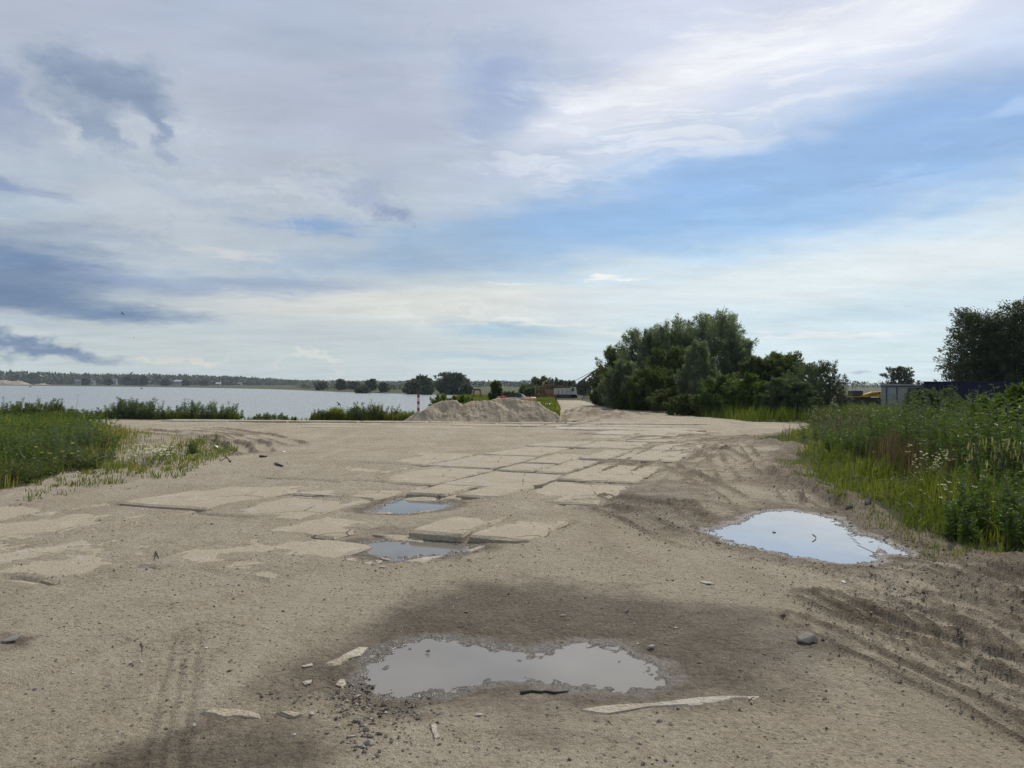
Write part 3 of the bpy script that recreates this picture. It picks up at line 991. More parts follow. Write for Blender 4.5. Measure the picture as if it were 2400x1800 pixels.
# puddles
PUD_TXT = {'near': 'shallow muddy grey puddle with glistening rim nearest the camera',
           'right': 'large bright puddle mirroring the sky beside the right ruts',
           'rut': 'narrow sliver of water in the rut at the end of the large bright puddle',
           'slab_far': 'farther small puddle held between broken concrete slabs',
           'slab_near': 'nearer wide puddle below a raised concrete slab edge'}
M_MUDDY = mat_water('muddy puddle water', (0.200, 0.188, 0.165), 0.05, 1.33)
M_PUD = mat_water('clear puddle water', (0.30, 0.30, 0.30), 0.010, 3.6)
M_PUD2 = mat_water('silty puddle water', (0.150, 0.140, 0.120), 0.04, 1.31)
for key, (poly, zw, dep) in PUDDLES.items():
    cx = sum(p[0] for p in poly) / len(poly); cy = sum(p[1] for p in poly) / len(poly)
    g = 0.22
    xs = np.arange(min(p[0] for p in poly) - g, max(p[0] for p in poly) + g, 0.05)
    yy = np.arange(min(p[1] for p in poly) - g, max(p[1] for p in poly) + g, 0.05)
    X, Y = np.meshgrid(xs, yy)
    keep = (sdpoly(X, Y, poly) > -0.16)
    idx = -np.ones(X.shape, int)
    cell = keep[:-1, :-1] & keep[1:, :-1] & keep[:-1, 1:] & keep[1:, 1:]
    use = np.zeros(X.shape, bool)
    use[:-1, :-1] |= cell; use[1:, :-1] |= cell; use[:-1, 1:] |= cell; use[1:, 1:] |= cell
    idx[use] = np.arange(use.sum())
    j, i = np.nonzero(cell)
    fs = np.stack([idx[j, i], idx[j, i + 1], idx[j + 1, i + 1], idx[j + 1, i]], 1)
    vs = np.stack([X[use] - cx, Y[use] - cy, np.zeros(use.sum())], 1)
    o = link('puddle', np_mesh('puddle', vs, fs), M_MUDDY if key == 'near' else (M_PUD if key in ('right', 'rut') else M_PUD2))
    o.location = (cx, cy, zw)
    tag(o, PUD_TXT[key], kind='structure')

# ------------------------------------------------------------------ concrete slabs (pieces of the ground)
def mat_concrete(name, k=1.0, grey=0.0, dust=0.5):
    t = NT(name)
    v = t.coord('Object')
    n = t.noise(1.3, 6, 0.66, v)
    f = t.noise(40, 4, 0.72, v)
    a = tuple(x * k for x in (0.382 - grey * .015, 0.340, 0.274 + grey * .035))
    b = tuple(x * k for x in (0.325 - grey * .015, 0.286, 0.226 + grey * .035))
    col = t.mix(t.rng(n, 0.38, 0.62), a, b)
    vo = t.N('ShaderNodeTexVoronoi'); vo.inputs['Scale'].default_value = 48; t.L(v, vo.inputs['Vector'])
    sp = t.N('ShaderNodeSeparateColor'); t.L(vo.outputs['Color'], sp.inputs[0])
    col = t.mix(t.rng(sp.outputs[0], 0.75, 0.9, 0, 0.45), col, (0.24, 0.20, 0.15))
    col = t.mix(t.rng(sp.outputs[1], 0.8, 0.95, 0, 0.35), col, (0.54, 0.48, 0.38))
    col = t.mix(t.rng(f, 0.52, 0.7, 0, 0.6), col, (0.22, 0.18, 0.13))
    du = t.noise(2.2, 5, 0.6, t.coord('Object', (1, 1, 1), (0, 0, 0.7)))
    col = t.mix(t.rng(du, 0.58 - dust * 0.3, 0.75 - dust * 0.3, 0, 0.9), col, t.mix(t.rng(f, 0.4, 0.6), (0.360, 0.310, 0.226), (0.270, 0.228, 0.162)))
    cr = t.N('ShaderNodeTexVoronoi', feature='DISTANCE_TO_EDGE'); cr.inputs['Scale'].default_value = 0.7; t.L(v, cr.inputs['Vector'])
    crack = t.rng(cr.outputs['Distance'], 0.0, 0.012, 1.0, 0.0)
    crack = t.math('MULTIPLY', crack, t.rng(n, 0.45, 0.6))
    col = t.mix(t.math('MULTIPLY', crack, 0.8), col, (0.07, 0.056, 0.04))
    hh = t.math('ADD', f, t.math('MULTIPLY', vo.outputs['Distance'], -0.4))
    hh = t.math('SUBTRACT', hh, t.math('MULTIPLY', crack, 1.5))
    return t.done(t.principled(col, 0.92, 0, t.bump(hh, 0.9, 0.018), spec=0.2))


M_SLAB = [mat_concrete('worn concrete warm', 1.0, 0.1, 0.8), mat_concrete('worn concrete grey', 0.94, 0.5, 0.7), mat_concrete('worn concrete pale', 1.06, 0.3, 0.4)]


def slab_obj(poly, z, tilt=(0, 0), thick=0.16, seed=0, mat=0, name='concrete_slab', rag=0.035, dome=0.012, ctr=None, drape=False):
    """irregular slab: outline poly in world xy, top at z + tilt . (p - centre); ragged, worn edges"""
    rng = random.Random(seed)
    cx, cy = ctr or (sum(p[0] for p in poly) / len(poly), sum(p[1] for p in poly) / len(poly))
    ring = []
    n = len(poly)
    for i in range(n):
        a, b = poly[i], poly[(i + 1) % n]
        ln = math.hypot(b[0] - a[0], b[1] - a[1])
        k = max(1, int(ln / 0.22))
        for j in range(k):
            f = j / k
            ring.append((a[0] + (b[0] - a[0]) * f + rng.uniform(-rag, rag), a[1] + (b[1] - a[1]) * f + rng.uniform(-rag, rag)))
    m = len(ring)
    vs, fs = [], []

    if drape:
        gx = np.array([q[0] for q in ring] + [cx + (q[0] - cx) * .55 for q in ring] + [cx]); gy = np.array([q[1] for q in ring] + [cy + (q[1] - cy) * .55 for q in ring] + [cy])
        gh = hz(gx, gy)
        hd = {(round(a, 4), round(b, 4)): float(c) for a, b, c in zip(gx, gy, gh)}

    def top(x, y):
        if drape:
            return z + hd[(round(x, 4), round(y, 4))]
        return z + tilt[0] * (x - cx) + tilt[1] * (y - cy)
    for (x, y) in ring:
        vs.append((x - cx, y - cy, top(x, y) - thick))
    for (x, y) in ring:
        vs.append((x - cx, y - cy, top(x, y) - 0.022 - rng.uniform(0, 0.014)))
    for (x, y) in ring:
        dx, dy = x - cx, y - cy
        ln = math.hypot(dx, dy)
        s = max(0.3, 1 - (0.035 + rng.uniform(0, 0.03)) / ln)
        vs.append((dx * s, dy * s, top(x, y) - 0.002))
    for (x, y) in ring:
        vs.append(((x - cx) * 0.55, (y - cy) * 0.55, top(cx + (x - cx) * .55, cy + (y - cy) * .55) + dome * 0.7 + rng.uniform(-0.004, 0.004)))
    vs.append((0, 0, top(cx, cy) + dome))
    for r in range(3):
        for i in range(m):
            j = (i + 1) % m
            fs.append((r * m + i, r * m + j, (r + 1) * m + j, (r + 1) * m + i))
    for i in range(m):
        fs.append((3 * m + i, 3 * m + (i + 1) % m, 4 * m))
    me = bpy.data.meshes.new(name)
    me.from_pydata(vs, [], fs)
    me.update()
    o = link(name, me, M_SLAB[mat], ground)
    o.location = (cx, cy, 0)
    return o


def grid_slab(u0, u1, v0, v1, z, tu=0.0, tv=0.0, seed=0, mat=0, **kw):
    """tu, tv: slope along u and v"""
    g = 0.02
    p = [uv(u0 + g, v0 + g), uv(u0 + g, v1 - g), uv(u1 - g, v1 - g), uv(u1 - g, v0 + g)]
    tx = tu * math.sin(SA) + tv * math.cos(SA)
    ty = tu * math.cos(SA) - tv * math.sin(SA)
    return slab_obj(p, z, (tx, ty), seed=seed, mat=mat, **kw)


_s = 100
for (u0, u1, v0, v1, z, tu, tv, m) in SLABS:
    _s += 1
    if 4 < u0 < 24 and u0 not in (7.50, 7.52, 10.26, 10.30):      # near edges stand a little proud, far edges sink under the sand
        rq = random.Random(_s)
        ln_ = u1 - u0
        tu = -rq.uniform(0.010, 0.024) / ln_
        tv = rq.uniform(0.002, 0.008) if v1 < -5 else rq.uniform(-0.006, 0.008)
        z = 0.002 + rq.uniform(-0.004, 0.004)
    grid_slab(u0, u1, v0, v1, z, tu, tv, _s, m)
# row laid square along the bank
rb = random.Random(7)
for row, (ya, yb) in enumerate([(33.9, 35.2), (31.6, 33.8), (29.4, 31.5), (27.2, 29.3)]):
    xx = -25.0 + rb.uniform(0, 3)
    while xx < (6.5 if row < 2 else 4.5):
        ln = rb.uniform(2.6, 3.4)
        sk = 0.0
        if not (row >= 1 and xx < -11) and not (row == 3 and xx < -6) and rb.random() > (0.06 if row == 0 else 0.22):
            _s += 1
            zz = 0.045 if row == 0 else rb.uniform(0.008, 0.034)
            slab_obj([(xx + .03, ya + sk), (xx + ln - .03, ya + sk), (xx + ln - .03, yb + sk), (xx + .03, yb + sk)], zz, (0, -rb.uniform(0.002, 0.016)), seed=_s, mat=rb.choice((0, 1, 1, 2)), rag=0.03)
        xx += ln
# loose broken pieces round the two slab puddles and in the foreground
for (pts, z, m) in [
    ([(865, 1250), (930, 1246), (1000, 1250), (1005, 1262), (930, 1258), (885, 1252)], 0.022, 0),
    ([(945, 1162), (1000, 1160), (1028, 1164), (1026, 1169), (990, 1168), (946, 1166)], 0.026, 0),
    ([(1030, 1163), (1080, 1160), (1095, 1163), (1075, 1168), (1032, 1168)], 0.020, 0),
    ([(950, 1196), (1010, 1189), (1040, 1190), (1000, 1197)], 0.002, 0),
    ([(855, 1196), (930, 1193), (920, 1200), (850, 1200)], 0.0, 0),
    ([(800, 1314), (832, 1303), (844, 1308), (830, 1316), (808, 1318)], 0.012, 2),
    ([(850, 1316), (875, 1312), (882, 1322), (862, 1326), (848, 1324)], 0.010, 2),
    ([(872, 1308), (895, 1305), (902, 1312), (885, 1315)], 0.010, 2),
    ([(882, 1300), (920, 1298), (922, 1305), (890, 1305)], 0.010, 2),
    ([(838, 1299), (862, 1302), (866, 1306), (842, 1303)], 0.008, 2),
    ([(942, 1306), (1000, 1293), (1045, 1294), (1010, 1310), (985, 1318), (960, 1312)], 0.006, 2),
    ([(1080, 1285), (1130, 1270), (1145, 1272), (1100, 1290)], 0.010, 2),
    ([(885, 1329), (905, 1325), (908, 1332), (890, 1334)], 0.008, 2),
    ([(748, 1560), (790, 1535), (850, 1508), (876, 1508), (868, 1530), (820, 1542), (790, 1560)], 0.012, 2),
    ([(772, 1606), (790, 1580), (812, 1588), (818, 1602), (795, 1615)], 0.014, 2),
    ([(700, 1560), (735, 1552), (738, 1562), (705, 1570)], 0.008, 2),
    ([(700, 1596), (735, 1590), (738, 1602), (705, 1606)], 0.008, 2),
    ([(715, 1668), (740, 1662), (748, 1672), (720, 1678)], 0.010, 2),
    ([(440, 1664), (480, 1656), (560, 1660), (630, 1668), (622, 1682), (560, 1682), (520, 1688), (470, 1676)], 0.020, 0),
    ([(640, 1668), (690, 1660), (725, 1676), (690, 1684)], 0.020, 0),
    ([(1330, 1664), (1400, 1652), (1500, 1642), (1650, 1634), (1800, 1625), (1780, 1634), (1650, 1652), (1500, 1662), (1400, 1672)], 0.006, 2),
    ([(995, 1690), (1020, 1684), (1026, 1715), (1040, 1745), (1024, 1748), (1005, 1720)], 0.006, 2),
    ([(1395, 1100), (1500, 1098), (1540, 1106), (1420, 1108)], 0.004, 0),
]:
    _s += 1
    slab_obj(gp(pts), 0.004 + z * 0.35, (0, 0), 0.10, _s, m, 'concrete_fragment', rag=0.018, dome=0.002, drape=True)
# ------------------------------------------------------------------ foliage
def mat_leaf(name, stops, trans=0.35, rough=0.45, gloss=0.5):
    """leaf colour picked per leaf by its 'rnd' value; light also passes through the blade"""
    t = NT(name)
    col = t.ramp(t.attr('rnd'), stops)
    p = t.principled(col, rough, 0, spec=gloss)
    tr = t.N('ShaderNodeBsdfTranslucent')
    tc = t.mix(1.0, col, (1.5, 1.6, 0.7), 'MULTIPLY')
    t.L(tc, tr.inputs[0])
    mx = t.N('ShaderNodeMixShader')
    mx.inputs[0].default_value = trans
    t.L(p, mx.inputs[1]); t.L(tr.outputs[0], mx.inputs[2])
    return t.done(mx.outputs[0])


M_BARK = simple_mat('bark', (0.055, 0.045, 0.035), (0.10, 0.085, 0.065), 14, 0.9, 0, 0.6, 0.02)
M_STEM = simple_mat('green stem', (0.075, 0.085, 0.03), (0.11, 0.10, 0.045), 20, 0.7)
M_DRYSTEM = simple_mat('dry stem', (0.10, 0.075, 0.045), (0.16, 0.12, 0.075), 20, 0.8)
M_WILLOW = mat_leaf('willow leaf grey green', [(0, (0.045, 0.062, 0.032)), (0.5, (0.115, 0.145, 0.092)), (1, (0.225, 0.258, 0.182))], 0.34, 0.5, 0.3)
M_GREEN = mat_leaf('tree leaf olive green', [(0, (0.032, 0.048, 0.013)), (0.5, (0.064, 0.084, 0.025)), (1, (0.125, 0.148, 0.046))], 0.34, 0.5, 0.3)
M_DARK = mat_leaf('tree leaf dark green', [(0, (0.026, 0.036, 0.016)), (0.6, (0.058, 0.074, 0.034)), (1, (0.115, 0.135, 0.075))], 0.2, 0.5)
M_SHRUB = mat_leaf('shrub leaf glossy green', [(0, (0.030, 0.055, 0.012)), (0.5, (0.060, 0.100, 0.022)), (1, (0.10, 0.145, 0.045))], 0.38, 0.55, 0.2)
M_SAGE = mat_leaf('grey green weed leaf', [(0, (0.050, 0.070, 0.038)), (0.6, (0.095, 0.125, 0.075)), (1, (0.15, 0.18, 0.12))], 0.28, 0.65, 0.15)
M_GRASS = mat_leaf('meadow grass', [(0, (0.045, 0.064, 0.011)), (0.35, (0.085, 0.110, 0.020)), (0.65, (0.140, 0.150, 0.036)), (0.85, (0.21, 0.18, 0.07)), (1, (0.28, 0.22, 0.12))], 0.42, 0.6, 0.2)
M_LIME = mat_leaf('lush bright grass', [(0, (0.045, 0.066, 0.010)), (0.5, (0.086, 0.104, 0.020)), (0.85, (0.135, 0.142, 0.036)), (1, (0.19, 0.165, 0.06))], 0.45, 0.6, 0.2)
M_BROWN = mat_leaf('dry brown seeding grass', [(0, (0.070, 0.052, 0.030)), (0.5, (0.118, 0.088, 0.054)), (1, (0.19, 0.150, 0.095))], 0.14, 0.7, 0.1)
M_SPIKE = mat_leaf('pale seed heads', [(0, (0.15, 0.135, 0.07)), (1, (0.28, 0.25, 0.15))], 0.35, 0.6)
M_PETAL = mat_leaf('white petals', [(0, (0.55, 0.56, 0.48)), (1, (0.78, 0.78, 0.72))], 0.3, 0.6)
M_YELLOW = mat_leaf('yellow flowers', [(0, (0.45, 0.40, 0.03)), (1, (0.65, 0.58, 0.10))], 0.3, 0.6)
M_FAR = mat_leaf('far trees', [(0, (0.032, 0.046, 0.022)), (0.6, (0.064, 0.084, 0.040)), (1, (0.11, 0.128, 0.06))], 0.1, 0.6)


def unit(v):
    return v / np.maximum(np.linalg.norm(v, axis=-1, keepdims=True), 1e-9)


def leaf_quads(P, D, ln, wd, rs, curl=0.15):
    """diamond leaves from P along D; ln, wd arrays"""
    n = len(P)
    D = unit(D)
    side = unit(np.cross(D, unit(rs.normal(size=(n, 3)))))
    nrm = np.cross(D, side)
    ln = np.broadcast_to(ln, (n,))[:, None]; wd = np.broadcast_to(wd, (n,))[:, None]
    m = P + D * ln * 0.45
    v = np.stack([P, m + side * wd * 0.5 + nrm * wd * curl, P + D * ln, m - side * wd * 0.5 + nrm * wd * curl], 1).reshape(-1, 3)
    f = np.arange(n * 4).reshape(n, 4)
    return v, f


def leaves_mesh(name, chunks):
    """chunks: (verts, faces, rnd per leaf)"""
    V_, F_, R_ = [], [], []
    o = 0
    for v, f, r in chunks:
        V_.append(v); F_.append(f + o); R_.append(np.repeat(r, 4)); o += len(v)
    return np_mesh(name, np.concatenate(V_), np.concatenate(F_), {'rnd': np.concatenate(R_)})


def blades(x, y, z, h, w, rs, lean=0.35, bend=0.5, wind=(0.1, 0.0)):
    n = len(x)
    a = rs.uniform(0, 2 * math.pi, n)
    fx, fy = np.cos(a), np.sin(a)                       # facing of the flat of the blade
    la = rs.uniform(0, 2 * math.pi, n)
    lm = np.abs(rs.normal(0, lean, n))
    lx, ly = np.cos(la) * lm + wind[0], np.sin(la) * lm + wind[1]
    p0 = np.stack([x, y, z], 1)
    s = np.stack([-fy * w / 2, fx * w / 2, np.zeros(n)], 1)
    p1 = p0 + np.stack([lx * h * 0.35, ly * h * 0.35, h * 0.55], 1)
    p2 = p0 + np.stack([lx * h * (0.35 + bend), ly * h * (0.35 + bend), h * (1.0 - 0.25 * np.clip(lm, 0, 1))], 1)
    v = np.stack([p0 - s, p0 + s, p1 + s * 0.75, p1 - s * 0.75, p2], 1).reshape(-1, 3)
    b = np.arange(n)[:, None] * 5
    q = b + np.array([[0, 1, 2, 3]]); t3 = b + np.array([[3, 2, 4]])
    return v, q, t3


def grass(name, x, y, h, w, rnd, mat, label, rs, lean=0.3, bend=0.45, wind=(0.08, -0.04), parent=None):
    z = hz(x, y) - 0.01
    v, q, t3 = blades(x, y, z, h, w, rs, lean, bend, wind)
    o = link(name, np_mesh(name, v, [q, t3], {'rnd': np.repeat(np.clip(rnd, 0, 1), 5)}), mat)
    tag(o, label, kind='stuff')
    return o


def scatter(poly, n, rs, power=0.0):
    """random points inside a polygon (nearer ones likelier with power > 0)"""
    xs = [p[0] for p in poly]; ys = [p[1] for p in poly]
    X, Y = [], []
    got = 0
    while got < n:
        m = int(n * 1.6) + 64
        x = rs.uniform(min(xs), max(xs), m)
        u = rs.uniform(0, 1, m)
        y0, y1 = max(min(ys), 0.5), max(ys)
        if power:
            a = 1 - power - 1e-3
            y = (y0 ** a + u * (y1 ** a - y0 ** a)) ** (1 / a)
        else:
            y = y0 + u * (y1 - y0)
        k = (sdpoly(x, y, poly) > 0) & (np.abs(x) < 0.72 * y + 3)
        X.append(x[k]); Y.append(y[k]); got += k.sum()
    return np.concatenate(X)[:n], np.concatenate(Y)[:n]


# ------------------------------------------------------------------ trees
def make_crown(rs, H, W, base, nclump, nleaf, leaf, mode, lean=(0.0, 0.0), dens_in=1500, profile='egg'):
    """sprays of leaves over a crown of height H, width W above 'base'"""
    chunks = []
    t = rs.uniform(0, 1, nclump) ** 0.85
    zz = base + t * (H - base) * 0.97
    if profile == 'egg':
        rad = np.sqrt(np.clip(1 - ((t - 0.36) / 0.66) ** 2, 0.02, 1))
    elif profile == 'cone':
        rad = np.clip(1.05 - t, 0.05, 1) ** 0.7 * (0.75 + 0.25 * np.minimum(t / 0.2, 1))
    else:
        rad = np.sqrt(np.clip(1 - ((t - 0.5) / 0.52) ** 2, 0.02, 1))
    ang = rs.uniform(0, 2 * math.pi, nclump)
    lob = 1 + 0.22 * np.sin(ang * 3 + rs.uniform(0, 6)) + 0.16 * np.sin(ang * 5 + t * 9 + rs.uniform(0, 6))
    rr = rad * W / 2 * lob * np.sqrt(rs.uniform(0.35, 1, nclump))
    C = np.stack([np.cos(ang) * rr + lean[0] * zz, np.sin(ang) * rr + lean[1] * zz, zz], 1)
    out = np.stack([np.cos(ang), np.sin(ang), np.zeros(nclump)], 1)
    ax = {'willow': out * 0.55 + np.array([0, 0, 1.0]), 'round': out * 1.0 + np.array([0, 0, 0.45]), 'spray': out * 0.8 + np.array([0, 0, 1.1])}[mode]
    ax = unit(ax + rs.normal(0, 0.25, (nclump, 3)))
    for c, a in zip(C, ax):
        l = H * rs.uniform(0.10, 0.19) * (0.6 + 0.4 * (W / H))
        n = int(nleaf * rs.uniform(0.6, 1.4))
        s = rs.uniform(-0.45, 1, n)
        spread = l * 0.42 * (1.05 - 0.75 * np.clip(s, 0, 1))
        P = c + a * (s * l)[:, None] + rs.normal(0, 1, (n, 3)) * spread[:, None] * 0.6
        P[:, 2] = np.maximum(P[:, 2], 0.05)
        D = a + rs.normal(0, 0.55, (n, 3))
        v, f = leaf_quads(P, D, leaf[0] * rs.uniform(0.6, 1.4, n), leaf[1] * rs.uniform(0.7, 1.3, n), rs)
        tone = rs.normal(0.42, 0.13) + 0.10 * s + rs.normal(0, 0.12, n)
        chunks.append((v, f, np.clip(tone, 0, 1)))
    if dens_in:                                        # larger inner leaves, coloured darker, added to block light through the crown
        t = rs.uniform(0, 1, dens_in)
        ang = rs.uniform(0, 2 * math.pi, dens_in)
        z = base + t * (H - base) * 0.9
        rad = np.sqrt(np.clip(1 - ((t - 0.36) / 0.66) ** 2, 0.02, 1)) if profile != 'cone' else np.clip(1.05 - t, 0.05, 1) ** 0.7
        rr = rad * W / 2 * np.sqrt(rs.uniform(0, 0.62, dens_in))
        P = np.stack([np.cos(ang) * rr + lean[0] * z, np.sin(ang) * rr + lean[1] * z, z], 1)
        v, f = leaf_quads(P, rs.normal(0, 1, (dens_in, 3)), leaf[0] * 1.8 * rs.uniform(0.7, 1.3, dens_in), leaf[1] * 3.2 * rs.uniform(0.7, 1.3, dens_in), rs)
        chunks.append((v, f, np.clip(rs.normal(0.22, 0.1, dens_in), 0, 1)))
    return leaves_mesh('crown', chunks)


def make_trunk(rs, H, W, base, stems=1, r0=None):
    mb = MB()
    r0 = r0 or 0.022 * H
    for s in range(stems):
        a0 = rs.uniform(0, 6.28)
        off = Vector((math.cos(a0), math.sin(a0), 0)) * (0.0 if stems == 1 else rs.uniform(0.05, 0.3))
        tip = off + Vector((math.cos(a0), math.sin(a0), 0)) * (0.05 if stems == 1 else rs.uniform(0.08, 0.22)) * W
        tip.z = H * rs.uniform(0.72, 0.88)
        pts = [off + (tip - off) * f + Vector((rs.normal(0, 0.012 * H), rs.normal(0, 0.012 * H), 0)) * (1 if f > 0 else 0) for f in (0, 0.25, 0.5, 0.75, 1)]
        pts[0].z = -0.15
        mb.tube(pts, [r0, r0 * 0.8, r0 * 0.6, r0 * 0.38, r0 * 0.12], 7)
        for k in range(5 if stems == 1 else 3):
            f = rs.uniform(0.3, 0.8)
            i = min(3, int(f * 4))
            p = pts[i] + (pts[i + 1] - pts[i]) * (f * 4 - i)
            a = rs.uniform(0, 6.28)
            e = p + Vector((math.cos(a) * W * 0.3, math.sin(a) * W * 0.3, H * rs.uniform(0.1, 0.25)))
            m = (p + e) / 2 + Vector((0, 0, -0.03 * H))
            mb.tube([p, m, e], [r0 * 0.4, r0 * 0.26, r0 * 0.08], 5)
    return mb


def tree(name, label, px, D, top, wpx, mat, seed, mode='willow', group=None, base=0.08, ncl=110, nlf=120, leaf=(0.22, 0.05), stems=3,
         lean=(0, 0), profile='egg', dens=1600, cat='tree', zoff=None):
    rs = np.random.RandomState(seed)
    p = A(px, top, D)
    x, y = p.x, D
    z = gz(x, y) if zoff is None else zoff
    H = p.z - z
    if D < 80 and H > 3:
        H *= 0.91                     # the top sprays reach beyond the crown
    W = wpx * D / FPX
    root = empty(name, (x, y, z))
    make_trunk(rs, H, W, base * H, stems).build('trunk', M_BARK, root, True)
    if D < 80:
        ncl, nlf = int(ncl * 1.3), int(nlf * 1.25)
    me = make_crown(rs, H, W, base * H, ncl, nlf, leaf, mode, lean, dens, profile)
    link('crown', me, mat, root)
    tag(root, label, cat, group)
    return root


GW = 'willow thicket right of centre'
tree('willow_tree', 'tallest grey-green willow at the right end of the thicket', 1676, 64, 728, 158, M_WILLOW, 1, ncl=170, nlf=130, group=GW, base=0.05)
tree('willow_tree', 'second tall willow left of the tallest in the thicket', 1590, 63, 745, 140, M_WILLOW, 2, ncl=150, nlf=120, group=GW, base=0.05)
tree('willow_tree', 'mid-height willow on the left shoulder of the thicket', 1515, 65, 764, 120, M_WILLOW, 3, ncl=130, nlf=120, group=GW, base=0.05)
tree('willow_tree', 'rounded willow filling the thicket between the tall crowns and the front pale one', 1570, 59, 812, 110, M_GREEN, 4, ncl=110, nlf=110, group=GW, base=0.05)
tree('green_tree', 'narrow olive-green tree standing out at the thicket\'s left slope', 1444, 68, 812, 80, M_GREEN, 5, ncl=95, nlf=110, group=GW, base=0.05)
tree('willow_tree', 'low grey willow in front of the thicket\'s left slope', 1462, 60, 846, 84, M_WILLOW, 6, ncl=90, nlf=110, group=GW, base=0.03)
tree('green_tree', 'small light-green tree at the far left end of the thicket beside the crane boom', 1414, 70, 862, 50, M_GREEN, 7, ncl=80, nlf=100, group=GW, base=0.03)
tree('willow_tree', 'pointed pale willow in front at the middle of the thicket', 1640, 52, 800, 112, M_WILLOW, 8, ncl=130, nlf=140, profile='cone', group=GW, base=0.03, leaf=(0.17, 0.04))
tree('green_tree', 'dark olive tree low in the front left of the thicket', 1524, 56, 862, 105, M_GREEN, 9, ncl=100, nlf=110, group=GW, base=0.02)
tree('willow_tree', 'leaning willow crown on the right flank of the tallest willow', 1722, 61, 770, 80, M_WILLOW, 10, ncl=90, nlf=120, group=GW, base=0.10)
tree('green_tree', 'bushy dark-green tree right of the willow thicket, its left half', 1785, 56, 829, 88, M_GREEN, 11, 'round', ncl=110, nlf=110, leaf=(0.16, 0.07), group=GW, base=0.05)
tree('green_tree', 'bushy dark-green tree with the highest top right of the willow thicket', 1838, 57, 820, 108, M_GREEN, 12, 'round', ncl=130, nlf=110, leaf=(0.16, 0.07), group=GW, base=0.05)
tree('willow_shrub', 'airy shrub with upright spiky shoots at the right end of the thicket', 1932, 48, 842, 96, M_DARK, 13, 'spray', ncl=75, nlf=60, leaf=(0.15, 0.04), stems=9, group=GW, base=0.05, dens=500, cat='shrub')
tree('willow_shrub', 'airy shrub with thin leaves just left of the spiky one', 1882, 47, 860, 80, M_SAGE, 14, 'spray', ncl=60, nlf=70, leaf=(0.14, 0.04), stems=8, group=GW, base=0.05, dens=400, cat='shrub')
for k, (px, D, top, w, m, lab) in enumerate([
    (1690, 46, 884, 95, M_SHRUB, 'broad leafy bush below the tallest willow'),
    (1748, 44, 880, 90, M_SHRUB, 'leafy bush below the gap right of the tallest willow'),
    (1822, 42, 890, 84, M_SAGE, 'grey-green bush in front of the dark-green trees'),
    (1868, 41, 902, 70, M_SAGE, 'low grey-green bush right in front of the airy shrub'),
    (1612, 47, 928, 74, M_GREEN, 'low dark bush at the foot of the pale pointed willow'),
    (1560, 52, 915, 70, M_GREEN, 'low dark bush at the foot of the thicket\'s front left'),
    (1480, 58, 915, 74, M_GREEN, 'low dark bush at the foot of the thicket\'s left slope'),
    (1432, 66, 905, 50, M_GREEN, 'low bush at the left corner of the thicket by the dirt track'),
]):
    tree('bush', lab, px, D, top, w, m, 40 + k, 'round', ncl=60, nlf=110, leaf=(0.13, 0.045), stems=4, group='bushes along the edge of the yard', base=0.02, dens=500, cat='bush')
for k, (px, D, top, w, m, lab) in enumerate([
    (2150, 24, 921, 60, M_SAGE, 'grey-green bush hiding the right end of the grey cabin'),
    (2196, 23, 919, 74, M_SAGE, 'highest grey-green bush before the blue container'),
    (2246, 22, 938, 60, M_SHRUB, 'green bush right of the highest one before the blue container'),
    (2325, 18, 940, 90, M_SHRUB, 'green bush below the dark tree at right'),
    (2400, 15, 918, 90, M_SHRUB, 'green bush at the right edge behind the tallest shoots')]):
    tree('bush', lab, px, D, top, w, m, 400 + k, 'spray', ncl=50, nlf=90, leaf=(0.10, 0.028), stems=4, group='bushes before the blue container', base=0.02, dens=500, cat='bush')
GR = 'dark trees behind the blue container'
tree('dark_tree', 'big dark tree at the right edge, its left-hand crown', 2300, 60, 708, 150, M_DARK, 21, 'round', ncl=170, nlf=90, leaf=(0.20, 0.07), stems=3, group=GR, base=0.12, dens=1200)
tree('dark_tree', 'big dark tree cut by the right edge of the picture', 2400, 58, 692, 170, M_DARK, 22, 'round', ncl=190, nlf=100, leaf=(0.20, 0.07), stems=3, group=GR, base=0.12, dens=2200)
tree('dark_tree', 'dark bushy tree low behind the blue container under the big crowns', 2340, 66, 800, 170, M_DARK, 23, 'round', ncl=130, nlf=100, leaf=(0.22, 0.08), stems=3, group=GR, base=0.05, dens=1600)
tree('round_tree', 'small lone tree rising behind the grey cabin roof', 2110, 150, 862, 58, M_DARK, 24, 'round', ncl=60, nlf=70, leaf=(0.35, 0.14), stems=1, base=0.28, dens=300, profile='ball')

